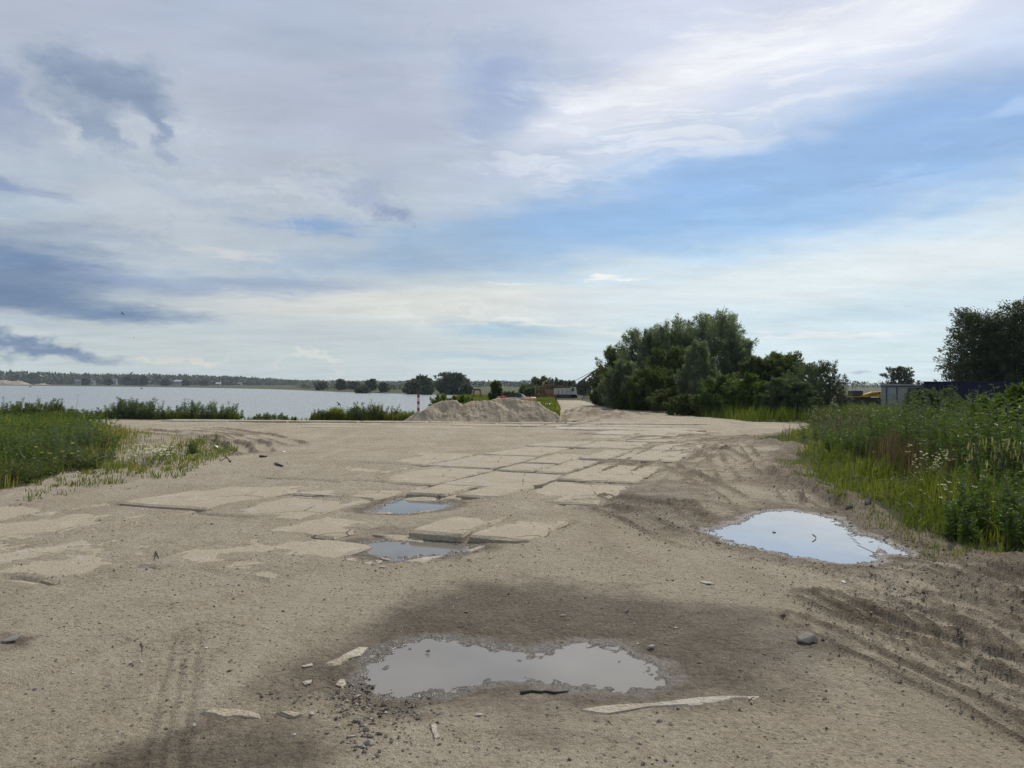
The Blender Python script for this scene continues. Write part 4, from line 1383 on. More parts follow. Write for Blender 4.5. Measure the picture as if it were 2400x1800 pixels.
# peninsula and mid distance
tree('round_tree', 'larger round willow on the peninsula across the lake', 1060, 300, 876, 74, M_FAR, 31, 'round', ncl=150, nlf=50, leaf=(0.8, 0.35), stems=1, base=0.04, dens=1500, profile='ball', group='trees on the peninsula')
tree('round_tree', 'smaller round willow with a low left lobe on the peninsula', 990, 310, 883, 44, M_FAR, 32, 'round', ncl=100, nlf=45, leaf=(0.8, 0.35), stems=1, base=0.04, dens=900, profile='ball', group='trees on the peninsula')
for k, (px, D, top, w, lab) in enumerate([
    (966, 305, 891, 34, 'low tree joined to the left side of the smaller round willow'),
    (800, 440, 889, 26, 'tallest small tree on the left part of the peninsula'),
    (870, 380, 889, 24, 'dark small tree midway along the peninsula'),
    (755, 480, 896, 36, 'broad low shrub at the left tip of the peninsula'),
    (830, 430, 895, 34, 'broad shrub in the middle of the left peninsula'),
    (900, 350, 899, 22, 'small shrub just left of the round willows'),
    (1090, 250, 905, 26, 'small bush right under the larger round willow'),
    (850, 330, 908, 36, 'low dark bush on the waterline of the peninsula'),
    (1000, 285, 905, 30, 'low bush in front of the smaller round willow')]):
    tree('shrub', lab, px, D, top, w, M_FAR, 50 + k, 'round', ncl=40, nlf=40, leaf=(0.7, 0.3), stems=1, base=0.02, dens=300, profile='ball', group='trees on the peninsula', cat='shrub')
for k, (px, D, top, w, m, lab) in enumerate([
    (1163, 70, 897, 26, M_GREEN, 'young birch behind the sand heaps near the red barrier'),
    (1268, 170, 884, 44, M_GREEN, 'bush behind the rusty tractor cab'),
    (1300, 175, 891, 56, M_FAR, 'dark bush behind the white crane body'),
    (1335, 180, 896, 46, M_FAR, 'dark bush behind the foot of the crane boom'),
    (1372, 160, 896, 36, M_FAR, 'bush between the crane and the thicket'),
    (1232, 140, 905, 26, M_GREEN, 'low bush left of the rusty tractor'),
    (1245, 110, 912, 30, M_SAGE, 'pale bush at the left of the tractor\'s engine'),
    (1030, 60, 930, 40, M_GRASS, 'tall weeds behind the left sand heap'),
    (1075, 64, 931, 50, M_GRASS, 'tall weeds behind the middle sand heap'),
    (1195, 90, 920, 40, M_GREEN, 'low bush behind the dredge frame')]):
    tree('bush', lab, px, D, top, w, m, 70 + k, 'spray', ncl=40, nlf=60, leaf=(0.20, 0.06) if D < 100 else (0.4, 0.16), stems=3, base=0.03, dens=250, cat='bush', group='bushes behind the sand heaps')

# ------------------------------------------------------------------ weeds: stems with leaves
def weed(name, label, x, y, H, nstem, mat, seed, leaf=(0.09, 0.018), spread=0.35, per=36, stem_mat=None, lean=0.22, cat='plant', group=None,
         flowers=0, fmat=None, fsize=0.018, up=0.35, from_h=0.12):
    rs = np.random.RandomState(seed)
    z = gz(x, y)
    root = empty(name, (x, y, z))
    mb = MB()
    chunks = []; fl = []
    for s in range(nstem):
        a, r = rs.uniform(0, 6.28), spread * math.sqrt(rs.uniform(0, 1))
        b = np.array([math.cos(a) * r, math.sin(a) * r, -0.03])
        h = H * rs.uniform(0.55, 1.0)
        d = np.array([math.cos(a) * lean * rs.uniform(0.2, 1.4) + 0.06, math.sin(a) * lean * rs.uniform(0.2, 1.4), 1.0])
        cv = rs.normal(0, 0.06, 3)
        def pt(f):
            return b + d * h * f + cv * (f * f) * h
        r0 = 0.0045 * (0.6 + H)
        mb.tube([pt(0), pt(0.5), pt(1)], [r0, r0 * 0.7, r0 * 0.25], 4, False)
        f = np.sort(rs.uniform(from_h, 1.0, per))
        P = b + d * (h * f)[:, None] + cv * ((f * f) * h)[:, None]
        ph = np.arange(per) * 2.4 + rs.uniform(0, 6)
        D = np.stack([np.cos(ph), np.sin(ph), np.full(per, up)], 1) + rs.normal(0, 0.22, (per, 3))
        k = (1.15 - 0.6 * f)
        v, q = leaf_quads(P, D, leaf[0] * k * rs.uniform(0.7, 1.3, per), leaf[1] * k * rs.uniform(0.8, 1.2, per), rs, 0.25)
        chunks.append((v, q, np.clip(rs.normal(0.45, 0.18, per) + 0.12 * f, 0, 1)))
        if flowers and rs.uniform() < 0.8:
            for _ in range(flowers):
                c = pt(rs.uniform(0.86, 1.03)) + rs.normal(0, 0.03, 3)
                pa = np.arange(7) / 7 * 6.283
                Pd = np.stack([np.cos(pa), np.sin(pa), np.full(7, 0.15)], 1)
                v, q = leaf_quads(np.repeat(c[None], 7, 0), Pd, fsize, fsize * 0.55, rs)
                fl.append((v, q, rs.uniform(0, 1, 7)))
    mb.build('stems', stem_mat or M_STEM, root)['kind'] = 'stuff'
    link('leaves', leaves_mesh('leaves', chunks), mat, root)['kind'] = 'stuff'
    if fl:
        link('flowers', leaves_mesh('flowers', fl), fmat or M_PETAL, root)['kind'] = 'stuff'
    tag(root, label, cat, group)
    return root


def weed_at(name, label, px, py, top, D=None, **kw):
    """foot at ground pixel (px, py) or at distance D; top: pixel row of the tip"""
    if D is None:
        x, y = G(px, py)
    else:
        p = A(px, 900, D); x, y = p.x, D
    H = A(px, top, y).z - gz(x, y)
    return weed(name, label, x, y, H, **kw)


GS = 'leafy shrubs along the right-hand edge'
RS = [  # px, D, top, stems, spread, mat, leaf, label
    (2395, 11.3, 912, 22, 0.50, M_SHRUB, (0.105, 0.026), 'tallest leafy shoots near the right edge before the dark tree'),
    (2335, 12.3, 932, 20, 0.55, M_SHRUB, (0.10, 0.024), 'leafy green shrub left of the tallest shoots at the right edge'),
    (2285, 13.4, 946, 20, 0.55, M_SHRUB, (0.10, 0.022), 'leafy green shrub below the blue container, right of the dip'),
    (2228, 14.8, 942, 20, 0.55, M_SHRUB, (0.095, 0.022), 'leafy green shrub below the blue container\'s left part'),
    (2172, 16.0, 930, 22, 0.60, M_SHRUB, (0.10, 0.020), 'glossy willow shoots below the join of cabin and container'),
    (2118, 17.2, 926, 22, 0.60, M_SHRUB, (0.10, 0.020), 'glossy willow shoots below the grey cabin'),
    (2072, 16.6, 972, 20, 0.50, M_SHRUB, (0.10, 0.018), 'low glossy shoots left of those below the grey cabin'),
    (2030, 17.6, 985, 20, 0.50, M_SHRUB, (0.10, 0.018), 'low dark shoots behind the bright grass halfway along the right edge'),
    (1990, 18.8, 992, 16, 0.50, M_SHRUB, (0.09, 0.018), 'lowest dark shoots at the left end of the right-hand shrubs'),
    (2150, 22, 914, 22, 0.8, M_SAGE, (0.11, 0.020), 'grey-green willow bush touching the blue container\'s left end'),
    (2205, 22, 906, 22, 0.8, M_SAGE, (0.11, 0.020), 'grey-green willow bush in front of the blue container'),
    (2275, 20, 930, 22, 0.8, M_SAGE, (0.11, 0.022), 'bush in the second row under the blue container'),
    (2430, 10.4, 905, 24, 0.6, M_SHRUB, (0.11, 0.026), 'shrub cut by the right edge of the picture'),
    (2360, 8.5, 1085, 16, 0.40, M_SHRUB, (0.06, 0.018), 'lower bushy weed before the seed spikes at right'),
    (2300, 8.2, 1150, 14, 0.32, M_SHRUB, (0.05, 0.018), 'low bushy weed at the front right beside the berm'),
    (2410, 8.0, 1110, 18, 0.40, M_SHRUB, (0.06, 0.018), 'bushy weed at the right edge nearest the ruts'),
    (1950, 22, 965, 18, 0.7, M_SAGE, (0.10, 0.020), 'grey-green weed clump at the far corner of the right-hand grass'),
    (2060, 24, 935, 20, 0.9, M_GREEN, (0.12, 0.024), 'dull green weeds left of the grey cabin door'),
    (1960, 30, 942, 20, 1.0, M_GREEN, (0.13, 0.03), 'dull green weeds in front of the yellow excavator'),
    (2005, 27, 945, 20, 1.0, M_GREEN, (0.13, 0.03), 'dull green weeds right of the yellow excavator\'s dark body'),
]
for k, (px, D, top, ns, sp, m, lf, lab) in enumerate(RS):
    weed_at('leafy_shrub', lab, px, None, top, D, nstem=int(ns * 2.2), mat=m, seed=200 + k, leaf=(lf[0] * 1.25, lf[1] * 1.7), spread=sp * 1.15, per=52 if D < 15 else 46, cat='shrub', group=GS)
weed_at('yarrow', 'tall weed clump covered in small white flowers amid the brown grass', 2180, None, 1043, 11.5, nstem=24, mat=M_SAGE, seed=240, leaf=(0.05, 0.008), spread=0.22, flowers=8, fsize=0.016, per=26)
weed_at('daisy_plant', 'white daisies at the front of the right-hand weeds', 2255, None, 1132, 8.9, nstem=14, mat=M_SHRUB, seed=241, leaf=(0.05, 0.012), spread=0.25, flowers=2, fsize=0.020, per=22)
weed_at('daisy_plant', 'few small white flowers low in the dark gap of the right-hand grass', 2190, None, 1118, 9.8, nstem=9, mat=M_GREEN, seed=242, leaf=(0.05, 0.010), spread=0.25, flowers=2, fsize=0.013, per=18)
weed_at('daisy_plant', 'white daisies in the sparse grass at left', 352, 1092, 1040, None, nstem=26, mat=M_GREEN, seed=243, leaf=(0.05, 0.006), spread=0.38, flowers=2, fsize=0.032, per=20)
weed_at('daisy_plant', 'two white flowers at the right of the left-hand weeds', 215, 1092, 1055, None, nstem=5, mat=M_GREEN, seed=244, leaf=(0.06, 0.01), spread=0.2, flowers=1, fsize=0.035, per=16)
weed_at('yellow_flower_plant', 'yellow flowers in the middle of the left-hand weeds', 128, 1108, 1040, None, nstem=14, mat=M_GREEN, seed=245, leaf=(0.07, 0.012), spread=0.35, flowers=1, fmat=M_YELLOW, fsize=0.034, per=22)
# thin dark sapling stem among the right-hand weeds
_sx, _sy = G(2372, 1275)
_sz = gz(_sx, _sy)
_mb = MB()
_top = A(2345, 1058, _sy - 0.05)
_mid = A(2362, 1150, _sy)
_mb.tube([(0, 0, -0.03), (_mid.x - _sx, 0, _mid.z - _sz), (_top.x - _sx, 0.02, _top.z - _sz)], [0.009, 0.007, 0.004], 6)
_sap = empty('dead_sapling', (_sx, _sy, _sz))
_mb.build('stem', M_BARK, _sap)
_tw = MB()
for q, (dx, dz) in enumerate([(0.12, 0.1), (-0.09, 0.12), (0.08, 0.07)]):
    f = 0.45 + 0.17 * q
    px_, pz_ = (_mid.x - _sx) * min(1, f * 2), (_mid.z - _sz) * f * 1.7
    _tw.tube([(px_, 0, pz_), (px_ + dx, 0.03, pz_ + dz)], [0.003, 0.001], 4)
_tw.build('twigs', M_BARK, _sap)['kind'] = 'stuff'
tag(_sap, 'thin bare dark stem leaning among the right-hand weeds', 'sapling')

# waterfront weeds
GWF = 'weeds along the lake bank'
WF = [  # px, top, stems, spread, mat, leaf, label
    (15, 932, 14, 0.5, M_SAGE, (0.10, 0.03), 'dark weed tuft on the bank at the left edge'),
    (60, 940, 20, 0.6, M_GREEN, (0.12, 0.04), 'broad green bush on the bank near the left edge'),
    (95, 935, 24, 0.7, M_GREEN, (0.12, 0.04), 'broad green bush under the tall pointed stalk on the bank'),
    (130, 950, 16, 0.6, M_GREEN, (0.11, 0.035), 'green bush right of the tall pointed stalk'),
    (182, 955, 14, 0.45, M_DARK, (0.09, 0.025), 'small dark tussock at the foot of the bare tall stalk'),
    (235, 950, 8, 0.35, M_SAGE, (0.09, 0.028), 'thin weed left of the big bank bush'),
    (285, 934, 22, 0.6, M_SAGE, (0.11, 0.035), 'dark blue-green left half of the big bank bush'),
    (315, 930, 26, 0.6, M_SAGE, (0.11, 0.035), 'tallest plumes of the big bank bush'),
    (345, 938, 22, 0.6, M_SAGE, (0.11, 0.03), 'plumes right of the tallest on the big bank bush'),
    (385, 947, 14, 0.6, M_SAGE, (0.10, 0.028), 'thinner weeds in the middle of the big bank bush'),
    (440, 936, 16, 0.6, M_SAGE, (0.10, 0.028), 'tall weeds right of the middle of the big bank bush'),
    (475, 932, 16, 0.6, M_SAGE, (0.10, 0.028), 'tallest weeds on the right half of the big bank bush'),
    (515, 942, 18, 0.6, M_SAGE, (0.10, 0.028), 'weeds at the right end of the big bank bush'),
    (548, 958, 9, 0.45, M_SAGE, (0.09, 0.026), 'small sprig right of the big bank bush'),
    (615, 968, 8, 0.4, M_SAGE, (0.08, 0.024), 'low sprig left in the gap of the bank'),
    (640, 966, 9, 0.4, M_SAGE, (0.08, 0.024), 'low sprig in the middle of the gap of the bank'),
    (680, 974, 8, 0.5, M_SAGE, (0.07, 0.022), 'lowest sprigs right in the gap of the bank'),
    (758, 958, 16, 0.4, M_DARK, (0.09, 0.03), 'dark leafy clump left of the yellow-green tussock'),
    (840, 950, 18, 0.5, M_SAGE, (0.10, 0.03), 'grey-green weed right of the yellow-green tussock'),
    (862, 938, 16, 0.5, M_GREEN, (0.10, 0.03), 'tall feathery weed on the bank left of the striped post'),
    (900, 946, 20, 0.6, M_GREEN, (0.10, 0.03), 'green reeds midway between tussock and striped post'),
    (940, 958, 12, 0.5, M_SAGE, (0.09, 0.02), 'thin pale weeds just left of the striped post'),
]
for k, (px, top, ns, sp, m, lf, lab) in enumerate(WF):
    weed_at('bank_weed', lab, px, None, top, 35.9, nstem=int(ns * 1.5), mat=m, seed=300 + k, leaf=(lf[0] * 1.5, lf[1] * 1.5), spread=sp, per=54, cat='plant', group=GWF, lean=0.25, up=0.7)
weed_at('dock_stalk', 'tall pointed weed stalk on the bank near the left edge', 90, None, 911, 35.5, nstem=1, mat=M_SAGE, seed=340, leaf=(0.16, 0.02), spread=0.02, per=60, lean=0.02, up=0.8, from_h=0.4, stem_mat=M_DRYSTEM)
weed_at('dock_stalk', 'bare tall dry stalk on the bank at left', 176, None, 907, 35.5, nstem=1, mat=M_SAGE, seed=341, leaf=(0.12, 0.012), spread=0.02, per=14, lean=0.05, up=0.9, from_h=0.75, stem_mat=M_DRYSTEM)

# left patch weeds
GL = 'weeds in the left-hand patch'
LW = [(40, 20, 985, M_GREEN, 'upright weeds behind the left patch at the picture edge'), (120, 18, 982, M_GREEN, 'tall green weed at the top middle of the left patch'),
      (165, 17.5, 985, M_SAGE, 'tall weed right of the middle at the top of the left patch'), (60, 16, 1000, M_SAGE, 'blue-grey feathery weed in the left patch'),
      (95, 15.5, 1008, M_SAGE, 'second blue-grey feathery weed right of the first'), (205, 18, 1000, M_GREEN, 'weed at the right shoulder of the left patch'),
      (20, 14, 1010, M_GREEN, 'big weed in the left patch cut by the left edge'), (150, 14.2, 1045, M_GREEN, 'dark bushy weed low in the middle of the left patch'),
      (190, 15.2, 1040, M_SAGE, 'grey weed low at the right of the left patch'), (60, 12.8, 1075, M_GREEN, 'dark weed at the front of the left patch'),
      (10, 12.2, 1070, M_GREEN, 'dark weed at the front left corner of the left patch'), (238, 21, 1012, M_SAGE, 'thin weed at the far right of the dense left patch'),
      (455, 17.2, 1030, M_GREEN, 'single upright weed in the sparse grass at left')]
for k, (px, D, top, m, lab) in enumerate(LW):
    weed_at('field_weed', lab, px, None, top, D, nstem=(30 if k not in (5, 11) else 14) if k < 12 else 5, mat=m, seed=360 + k, leaf=(0.12, 0.024), spread=0.6 if k < 12 else 0.1, per=44, cat='plant', group=GL, lean=0.18, up=0.7)

# ------------------------------------------------------------------ grass as stuff
rs = np.random.RandomState(5)
def patchy(x, y, sc, seed):
    return np.clip(0.5 + 1.3 * fbm(x / sc, y / sc, 3, seed), 0, 1)

# left patch: dense weeds and thin outer fringe
x, y = scatter(LEFT_VEG, 34000, rs, 1.4)
e = sdpoly(x, y, LEFT_VEG)
dense = sstep(-1.3, 2.0, np.minimum(e, -7.9 - 0.45 * (y - 14.5) - x) + 0.6 * fbm(x / 1.2, y / 1.2, 3, 71))
k = rs.uniform(0, 1, len(x)) < 0.30 * patchy(x, y, 0.8, 88) + 0.7 * dense
x, y, dense = x[k], y[k], dense[k]
hgt = (0.13 + (0.42 * patchy(x, y, 1.6, 72) + 0.10) * dense) * rs.uniform(0.6, 1.3, len(x))
grass('grass', x, y, hgt, 0.009 + 0.0006 * y, 0.25 + 0.5 * patchy(x, y, 1.3, 73) + 0.15 * (1 - dense) + rs.normal(0, 0.13, len(x)), M_GRASS, 'green weeds and grass of the left-hand patch', rs)
# right side: lush low grass along the edge
x, y = scatter(RIGHT_VEG, 70000, rs, 2.0)
e = sdpoly(x, y, RIGHT_VEG) + 0.5 * fbm(x / 0.9, y / 0.9, 3, 74)
k = (e > 0.05) & (y < 30) & (rs.uniform(0, 1, len(x)) < sstep(0.0, 0.5, e)) & (e < 3.2)
x, y, e = x[k], y[k], e[k]
hgt = (0.16 + 0.42 * sstep(0.1, 1.2, e) * patchy(x, y, 0.8, 75)) * rs.uniform(0.6, 1.35, len(x))
grass('grass', x, y, hgt, 0.006 + 0.0007 * y, 0.25 + 0.5 * patchy(x, y, 0.7, 76) + rs.normal(0, 0.13, len(x)), M_LIME, 'bright green grass along the foot of the right-hand weeds', rs, 0.55, 0.7)
# right side: taller mixed weeds behind
x, y = scatter([(p[0] + 0.9, p[1]) for p in RIGHT_VEG], 70000, rs, 1.5)
e = sdpoly(x, y, RIGHT_VEG)
k = (y < 60) & (e > 2.2)
x, y = x[k], y[k]
hgt = (0.22 + 0.36 * patchy(x, y, 1.5, 77)) * rs.uniform(0.6, 1.3, len(x))
grass('grass', x, y, hgt, 0.007 + 0.0007 * y, 0.1 + 0.5 * patchy(x, y, 1.8, 78) + rs.normal(0, 0.13, len(x)), M_GRASS, 'tall mixed green weeds filling the right-hand bank', rs)
def herbs(name, label, x, y, top, size, mat, rs, tone=0.45):
    z = hz(x, y)
    n = len(x)
    f = rs.uniform(0, 1, n) ** 0.7
    P = np.stack([x, y, z + f * top], 1)
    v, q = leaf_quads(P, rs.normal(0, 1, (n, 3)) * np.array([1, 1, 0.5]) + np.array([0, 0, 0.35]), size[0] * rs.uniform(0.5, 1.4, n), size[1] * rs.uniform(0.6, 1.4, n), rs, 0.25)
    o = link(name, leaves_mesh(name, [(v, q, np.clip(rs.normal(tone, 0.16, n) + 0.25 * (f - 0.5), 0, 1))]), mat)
    tag(o, label, kind='stuff')


x, y = scatter([(p[0] + 2.0, p[1]) for p in RIGHT_VEG], 70000, rs, 2.0)
k = y < 34
x, y = x[k], y[k]
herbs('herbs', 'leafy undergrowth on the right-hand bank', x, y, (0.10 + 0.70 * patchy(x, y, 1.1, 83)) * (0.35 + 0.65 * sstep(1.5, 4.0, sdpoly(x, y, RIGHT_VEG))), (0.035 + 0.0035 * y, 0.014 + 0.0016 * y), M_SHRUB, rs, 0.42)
x, y = scatter(LEFT_VEG, 42000, rs, 1.6)
k = np.minimum(sdpoly(x, y, LEFT_VEG), -7.9 - 0.45 * (y - 14.5) - x) + 0.5 * fbm(x / 1.2, y / 1.2, 3, 71) > 0.5 + rs.uniform(-0.5, 0.9, len(x))
x, y = x[k], y[k]
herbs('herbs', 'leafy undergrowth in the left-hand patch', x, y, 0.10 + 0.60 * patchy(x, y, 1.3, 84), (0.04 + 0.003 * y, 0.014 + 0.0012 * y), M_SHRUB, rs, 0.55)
# brown seeding grass patch
for poly, n, lab in [([(6.4, 13.0), (7.2, 11.6), (8.9, 12.2), (9.6, 15.2), (8.4, 17.4), (7.2, 16.6)], 5500, 'reddish brown seeding grass in front of the right-hand shrubs'),
                     (gp([(1900, 1010), (2010, 1015), (2060, 1060), (1990, 1075), (1930, 1050)]), 3000, 'brownish grass at the far corner of the right-hand bank')]:
    x, y = scatter(poly, n, rs)
    k = rs.uniform(0, 1, n) < 1.5 * patchy(x, y, 0.6, 85) * sstep(-0.1, 0.7, sdpoly(x, y, poly))
    x, y = x[k], y[k]; n = len(x)
    grass('dry_grass', x, y, rs.uniform(0.3, 0.95, n) * (0.6 + 0.5 * patchy(x, y, 0.7, 86)), 0.008 + 0.0006 * y, rs.uniform(0, 1, n), M_BROWN, lab, rs, 0.22, 0.4)
# pale seed spikes: stems with a thick head
n = 90
x, y = scatter([(5.7, 9.9), (6.3, 9.2), (7.3, 10.6), (6.6, 11.2)], n, rs)
z = hz(x, y)
sv, sf = [], []
P = np.stack([x, y, z], 1)
hh = rs.uniform(0.55, 0.85, n)
top = P + np.stack([rs.normal(0.04, 0.05, n), rs.normal(0, 0.04, n), hh], 1)
v1, f1 = leaf_quads(P, top - P, hh, 0.006, rs)
v2, f2 = leaf_quads(top, (top - P) + rs.normal(0, 0.05, (n, 3)), 0.13, 0.016, rs)
v3, f3 = leaf_quads(top, (top - P) + rs.normal(0, 0.05, (n, 3)), 0.13, 0.016, rs)
o = link('seed_grass', leaves_mesh('seed_grass', [(v1, f1, np.zeros(n)), (v2, f2, rs.uniform(0.3, 1, n)), (v3, f3, rs.uniform(0.3, 1, n))]), M_SPIKE)
tag(o, 'tall grass with pale seed spikes at the right edge', kind='stuff')
# bank grass, with a bare gap
x = rs.uniform(-30, -3.6, 26000); y = rs.uniform(35.4, 37.0, 26000)
pxx = 1200 + x / y * FPX
dn = np.where(pxx < 560, 1.0, np.where(pxx < 730, 0.12, 1.0)) * np.where((pxx > 190) & (pxx < 230), 0.3, 1)
k = rs.uniform(0, 1, len(x)) < dn
x, y, pxx = x[k], y[k], pxx[k]
hgt = rs.uniform(0.2, 0.5, len(x)) * np.where((pxx > 560) & (pxx < 730), 0.5, 1)
grass('grass', x, y, hgt, 0.03, 0.25 + 0.5 * patchy(x, y, 1.5, 80) + rs.normal(0, 0.12, len(x)), M_GRASS, 'green grass strip along the lake bank', rs, 0.25, 0.4)
# yellow-green tussock
n = 900
tx, ty = A(786, 900, 35.7).x, 35.7
aa = rs.uniform(0, 6.28, n); rr = 0.3 * np.sqrt(rs.uniform(0, 1, n))
v, q, t3 = blades(np.cos(aa) * rr, np.sin(aa) * rr, np.zeros(n), rs.uniform(0.45, 0.75, n), np.full(n, 0.022), rs, 0.5, 0.6)
o = link('grass_tussock', np_mesh('grass_tussock', v, [q, t3], {'rnd': np.repeat(rs.uniform(0.3, 0.9, n), 5)}), M_LIME)
o.location = (tx, ty, gz(tx, ty))
tag(o, 'round yellow-green grass tussock on the bank left of the striped post', 'grass tussock')
# meadow behind the heaps and under the thicket
x, y = scatter([(-4.4, 38.5), (2.4, 38.5), (3.2, 52), (4.5, 78), (5.5, 130), (-8, 130), (-4.5, 60)], 16000, rs, 1.2)
grass('grass', x, y, rs.uniform(0.25, 0.6, len(x)), 0.03 + 0.0008 * y, 0.15 + 0.5 * patchy(x, y, 4, 81) + rs.normal(0, 0.12, len(x)), M_GRASS, 'rough meadow grass behind the sand heaps', rs)
x, y = scatter([(11.5, 37.8), (14.5, 37.4), (24, 40), (30, 60), (9.2, 80), (10.9, 62), (10.9, 44)], 22000, rs, 1.0)
hgt = rs.uniform(0.25, 0.95, len(x)) * np.where(y < 46, 1, 0.6) * (0.5 + 0.6 * patchy(x, y, 1.6, 87))
grass('grass', x, y, hgt, 0.035, 0.0 + 0.45 * patchy(x, y, 2, 82) + rs.normal(0, 0.12, len(x)), M_GRASS, 'tall grass in front of the willow thicket', rs, 0.4, 0.5)
# small seedlings scattered on the bare ground near the left patch and on the right berm
x, y = scatter(gp([(60, 1180), (230, 1140), (420, 1120), (560, 1060), (480, 1020), (330, 1085), (200, 1105), (90, 1140)]), 420, rs)
m_ = 7
x = np.repeat(x, m_) + rs.normal(0, 0.05, len(x) * m_); y = np.repeat(y, m_) + rs.normal(0, 0.05, len(y) * m_)
grass('seedling', x, y, rs.uniform(0.04, 0.14, len(x)), 0.014, rs.uniform(0.0, 0.7, len(x)), M_GRASS, 'small seedlings scattered on bare sand beside the left patch', rs, 0.6, 0.5)
x, y = scatter([(4.0, 7.4), (4.9, 7.2), (4.6, 9.5), (5.2, 12), (6.2, 17), (5.6, 16.5), (4.7, 12)], 260, rs)
x = np.repeat(x, m_) + rs.normal(0, 0.05, len(x) * m_); y = np.repeat(y, m_) + rs.normal(0, 0.05, len(y) * m_)
grass('seedling', x, y, rs.uniform(0.04, 0.12, len(x)), 0.008, rs.uniform(0.0, 0.7, len(x)), M_GRASS, 'small seedlings on the churned berm at right', rs, 0.6, 0.5)

# ------------------------------------------------------------------ far shore
def far_wood(name, label, spots, rs, nleaf=34, size=(3.6, 2.2)):
    """spots: x, y, height, width"""
    ch = []
    zs = hz([q[0] for q in spots], [q[1] for q in spots])
    for (x, y, h, w), z in zip(spots, zs):
        u = unit(rs.normal(size=(nleaf, 3)))
        P = u * np.array([w / 2, w / 2, h / 2]) * rs.uniform(0.6, 1, (nleaf, 1)) + np.array([x, y, z + h * 0.52])
        v, f = leaf_quads(P, u + rs.normal(0, 0.6, (nleaf, 3)), size[0] * h / 11 * rs.uniform(0.7, 1.3, nleaf), size[1] * h / 11 * rs.uniform(0.7, 1.3, nleaf), rs)
        ch.append((v, f, np.clip(rs.normal(0.4, 0.18) + rs.normal(0, 0.15, nleaf), 0, 1)))
    o = link(name, leaves_mesh(name, ch), M_FAR)
    tag(o, label, kind='stuff')
    return o


rs = np.random.RandomState(77)
spots = []
for i in range(1900):          # wooded ridge round the far shore
    az = rs.uniform(-37, 1.0)
    D = rs.uniform(1330, 1560)
    x = math.tan(R(az)) * D
    px = 1200 + FPX * math.tan(R(az))
    hgt = np.interp(px, [-200, 0, 250, 420, 560, 680, 900, 1300], [20, 19, 16, 15.5, 13, 8.5, 7, 6.5]) * rs.uniform(0.75, 1.1)
    spots.append((x, D, hgt, hgt * rs.uniform(1.0, 1.5)))
far_wood('forest', 'dark wooded ridge along the far left shore', spots, rs)
spots = []
for i in range(420):
    az = rs.uniform(-6, 37)
    D = rs.uniform(760, 900)
    hgt = rs.uniform(4.0, 6.5)
    spots.append((math.tan(R(az)) * D, D, hgt, hgt * 1.3))
far_wood('forest', 'low far tree line behind the crane and the cabins', spots, rs)
spots = []
for i in range(240):           # scrub on the peninsula
    px = rs.uniform(690, 1090)
    D = np.interp(px, [690, 800, 1090], [600, 440, 330]) * rs.uniform(1.0, 1.25)
    hgt = rs.uniform(1.0, 2.6)
    spots.append((A(px, 900, D).x, D, hgt, hgt * 2.2))
far_wood('scrub', 'low green scrub covering the peninsula', spots, rs, 30, (4.5, 2.6))
for k, (px, top, w, lab) in enumerate([
    (298, 883, 12, 'tall dark tree on the far shore, left of a pair'), (337, 882, 12, 'tall dark tree on the far shore, right of a pair'), (318, 886, 14, 'shorter tree between the pair of tall dark trees'),
    (200, 888, 12, 'dark tree by the white houses on the far shore'), (255, 889, 14, 'dark tree right of the white houses on the far shore'), (388, 891, 14, 'dark tree right of the tall pair on the far shore'),
    (435, 892, 12, 'dark tree below the bright roof on the far shore'), (478, 893, 16, 'broad dark tree farthest right on the far shore')]):
    D = 1150 if px < 330 else 1080
    tree('shore_tree', lab, px, D, top, w, M_FAR, 90 + k, 'round', ncl=24, nlf=24, leaf=(2.6, 1.5), stems=1, base=0.05, dens=120, profile='ball', group='trees on the far shore')
# ------------------------------------------------------------------ sand heaps
def mat_sand():
    t = NT('heaped sand')
    v = t.coord('Object')
    n = t.noise(1.8, 5, 0.6, v)
    f = t.noise(22, 4, 0.7, v)
    col = t.mix(t.rng(n, 0.35, 0.65), (0.325, 0.268, 0.190), (0.25, 0.203, 0.140))
    col = t.mix(t.rng(f, 0.55, 0.75, 0, 0.6), col, (0.20, 0.165, 0.118))
    nb = t.bump(t.math('ADD', f, t.math('MULTIPLY', n, 2.0)), 0.8, 0.05)
    return t.done(t.principled(col, 0.95, 0, nb))


M_SAND = mat_sand()


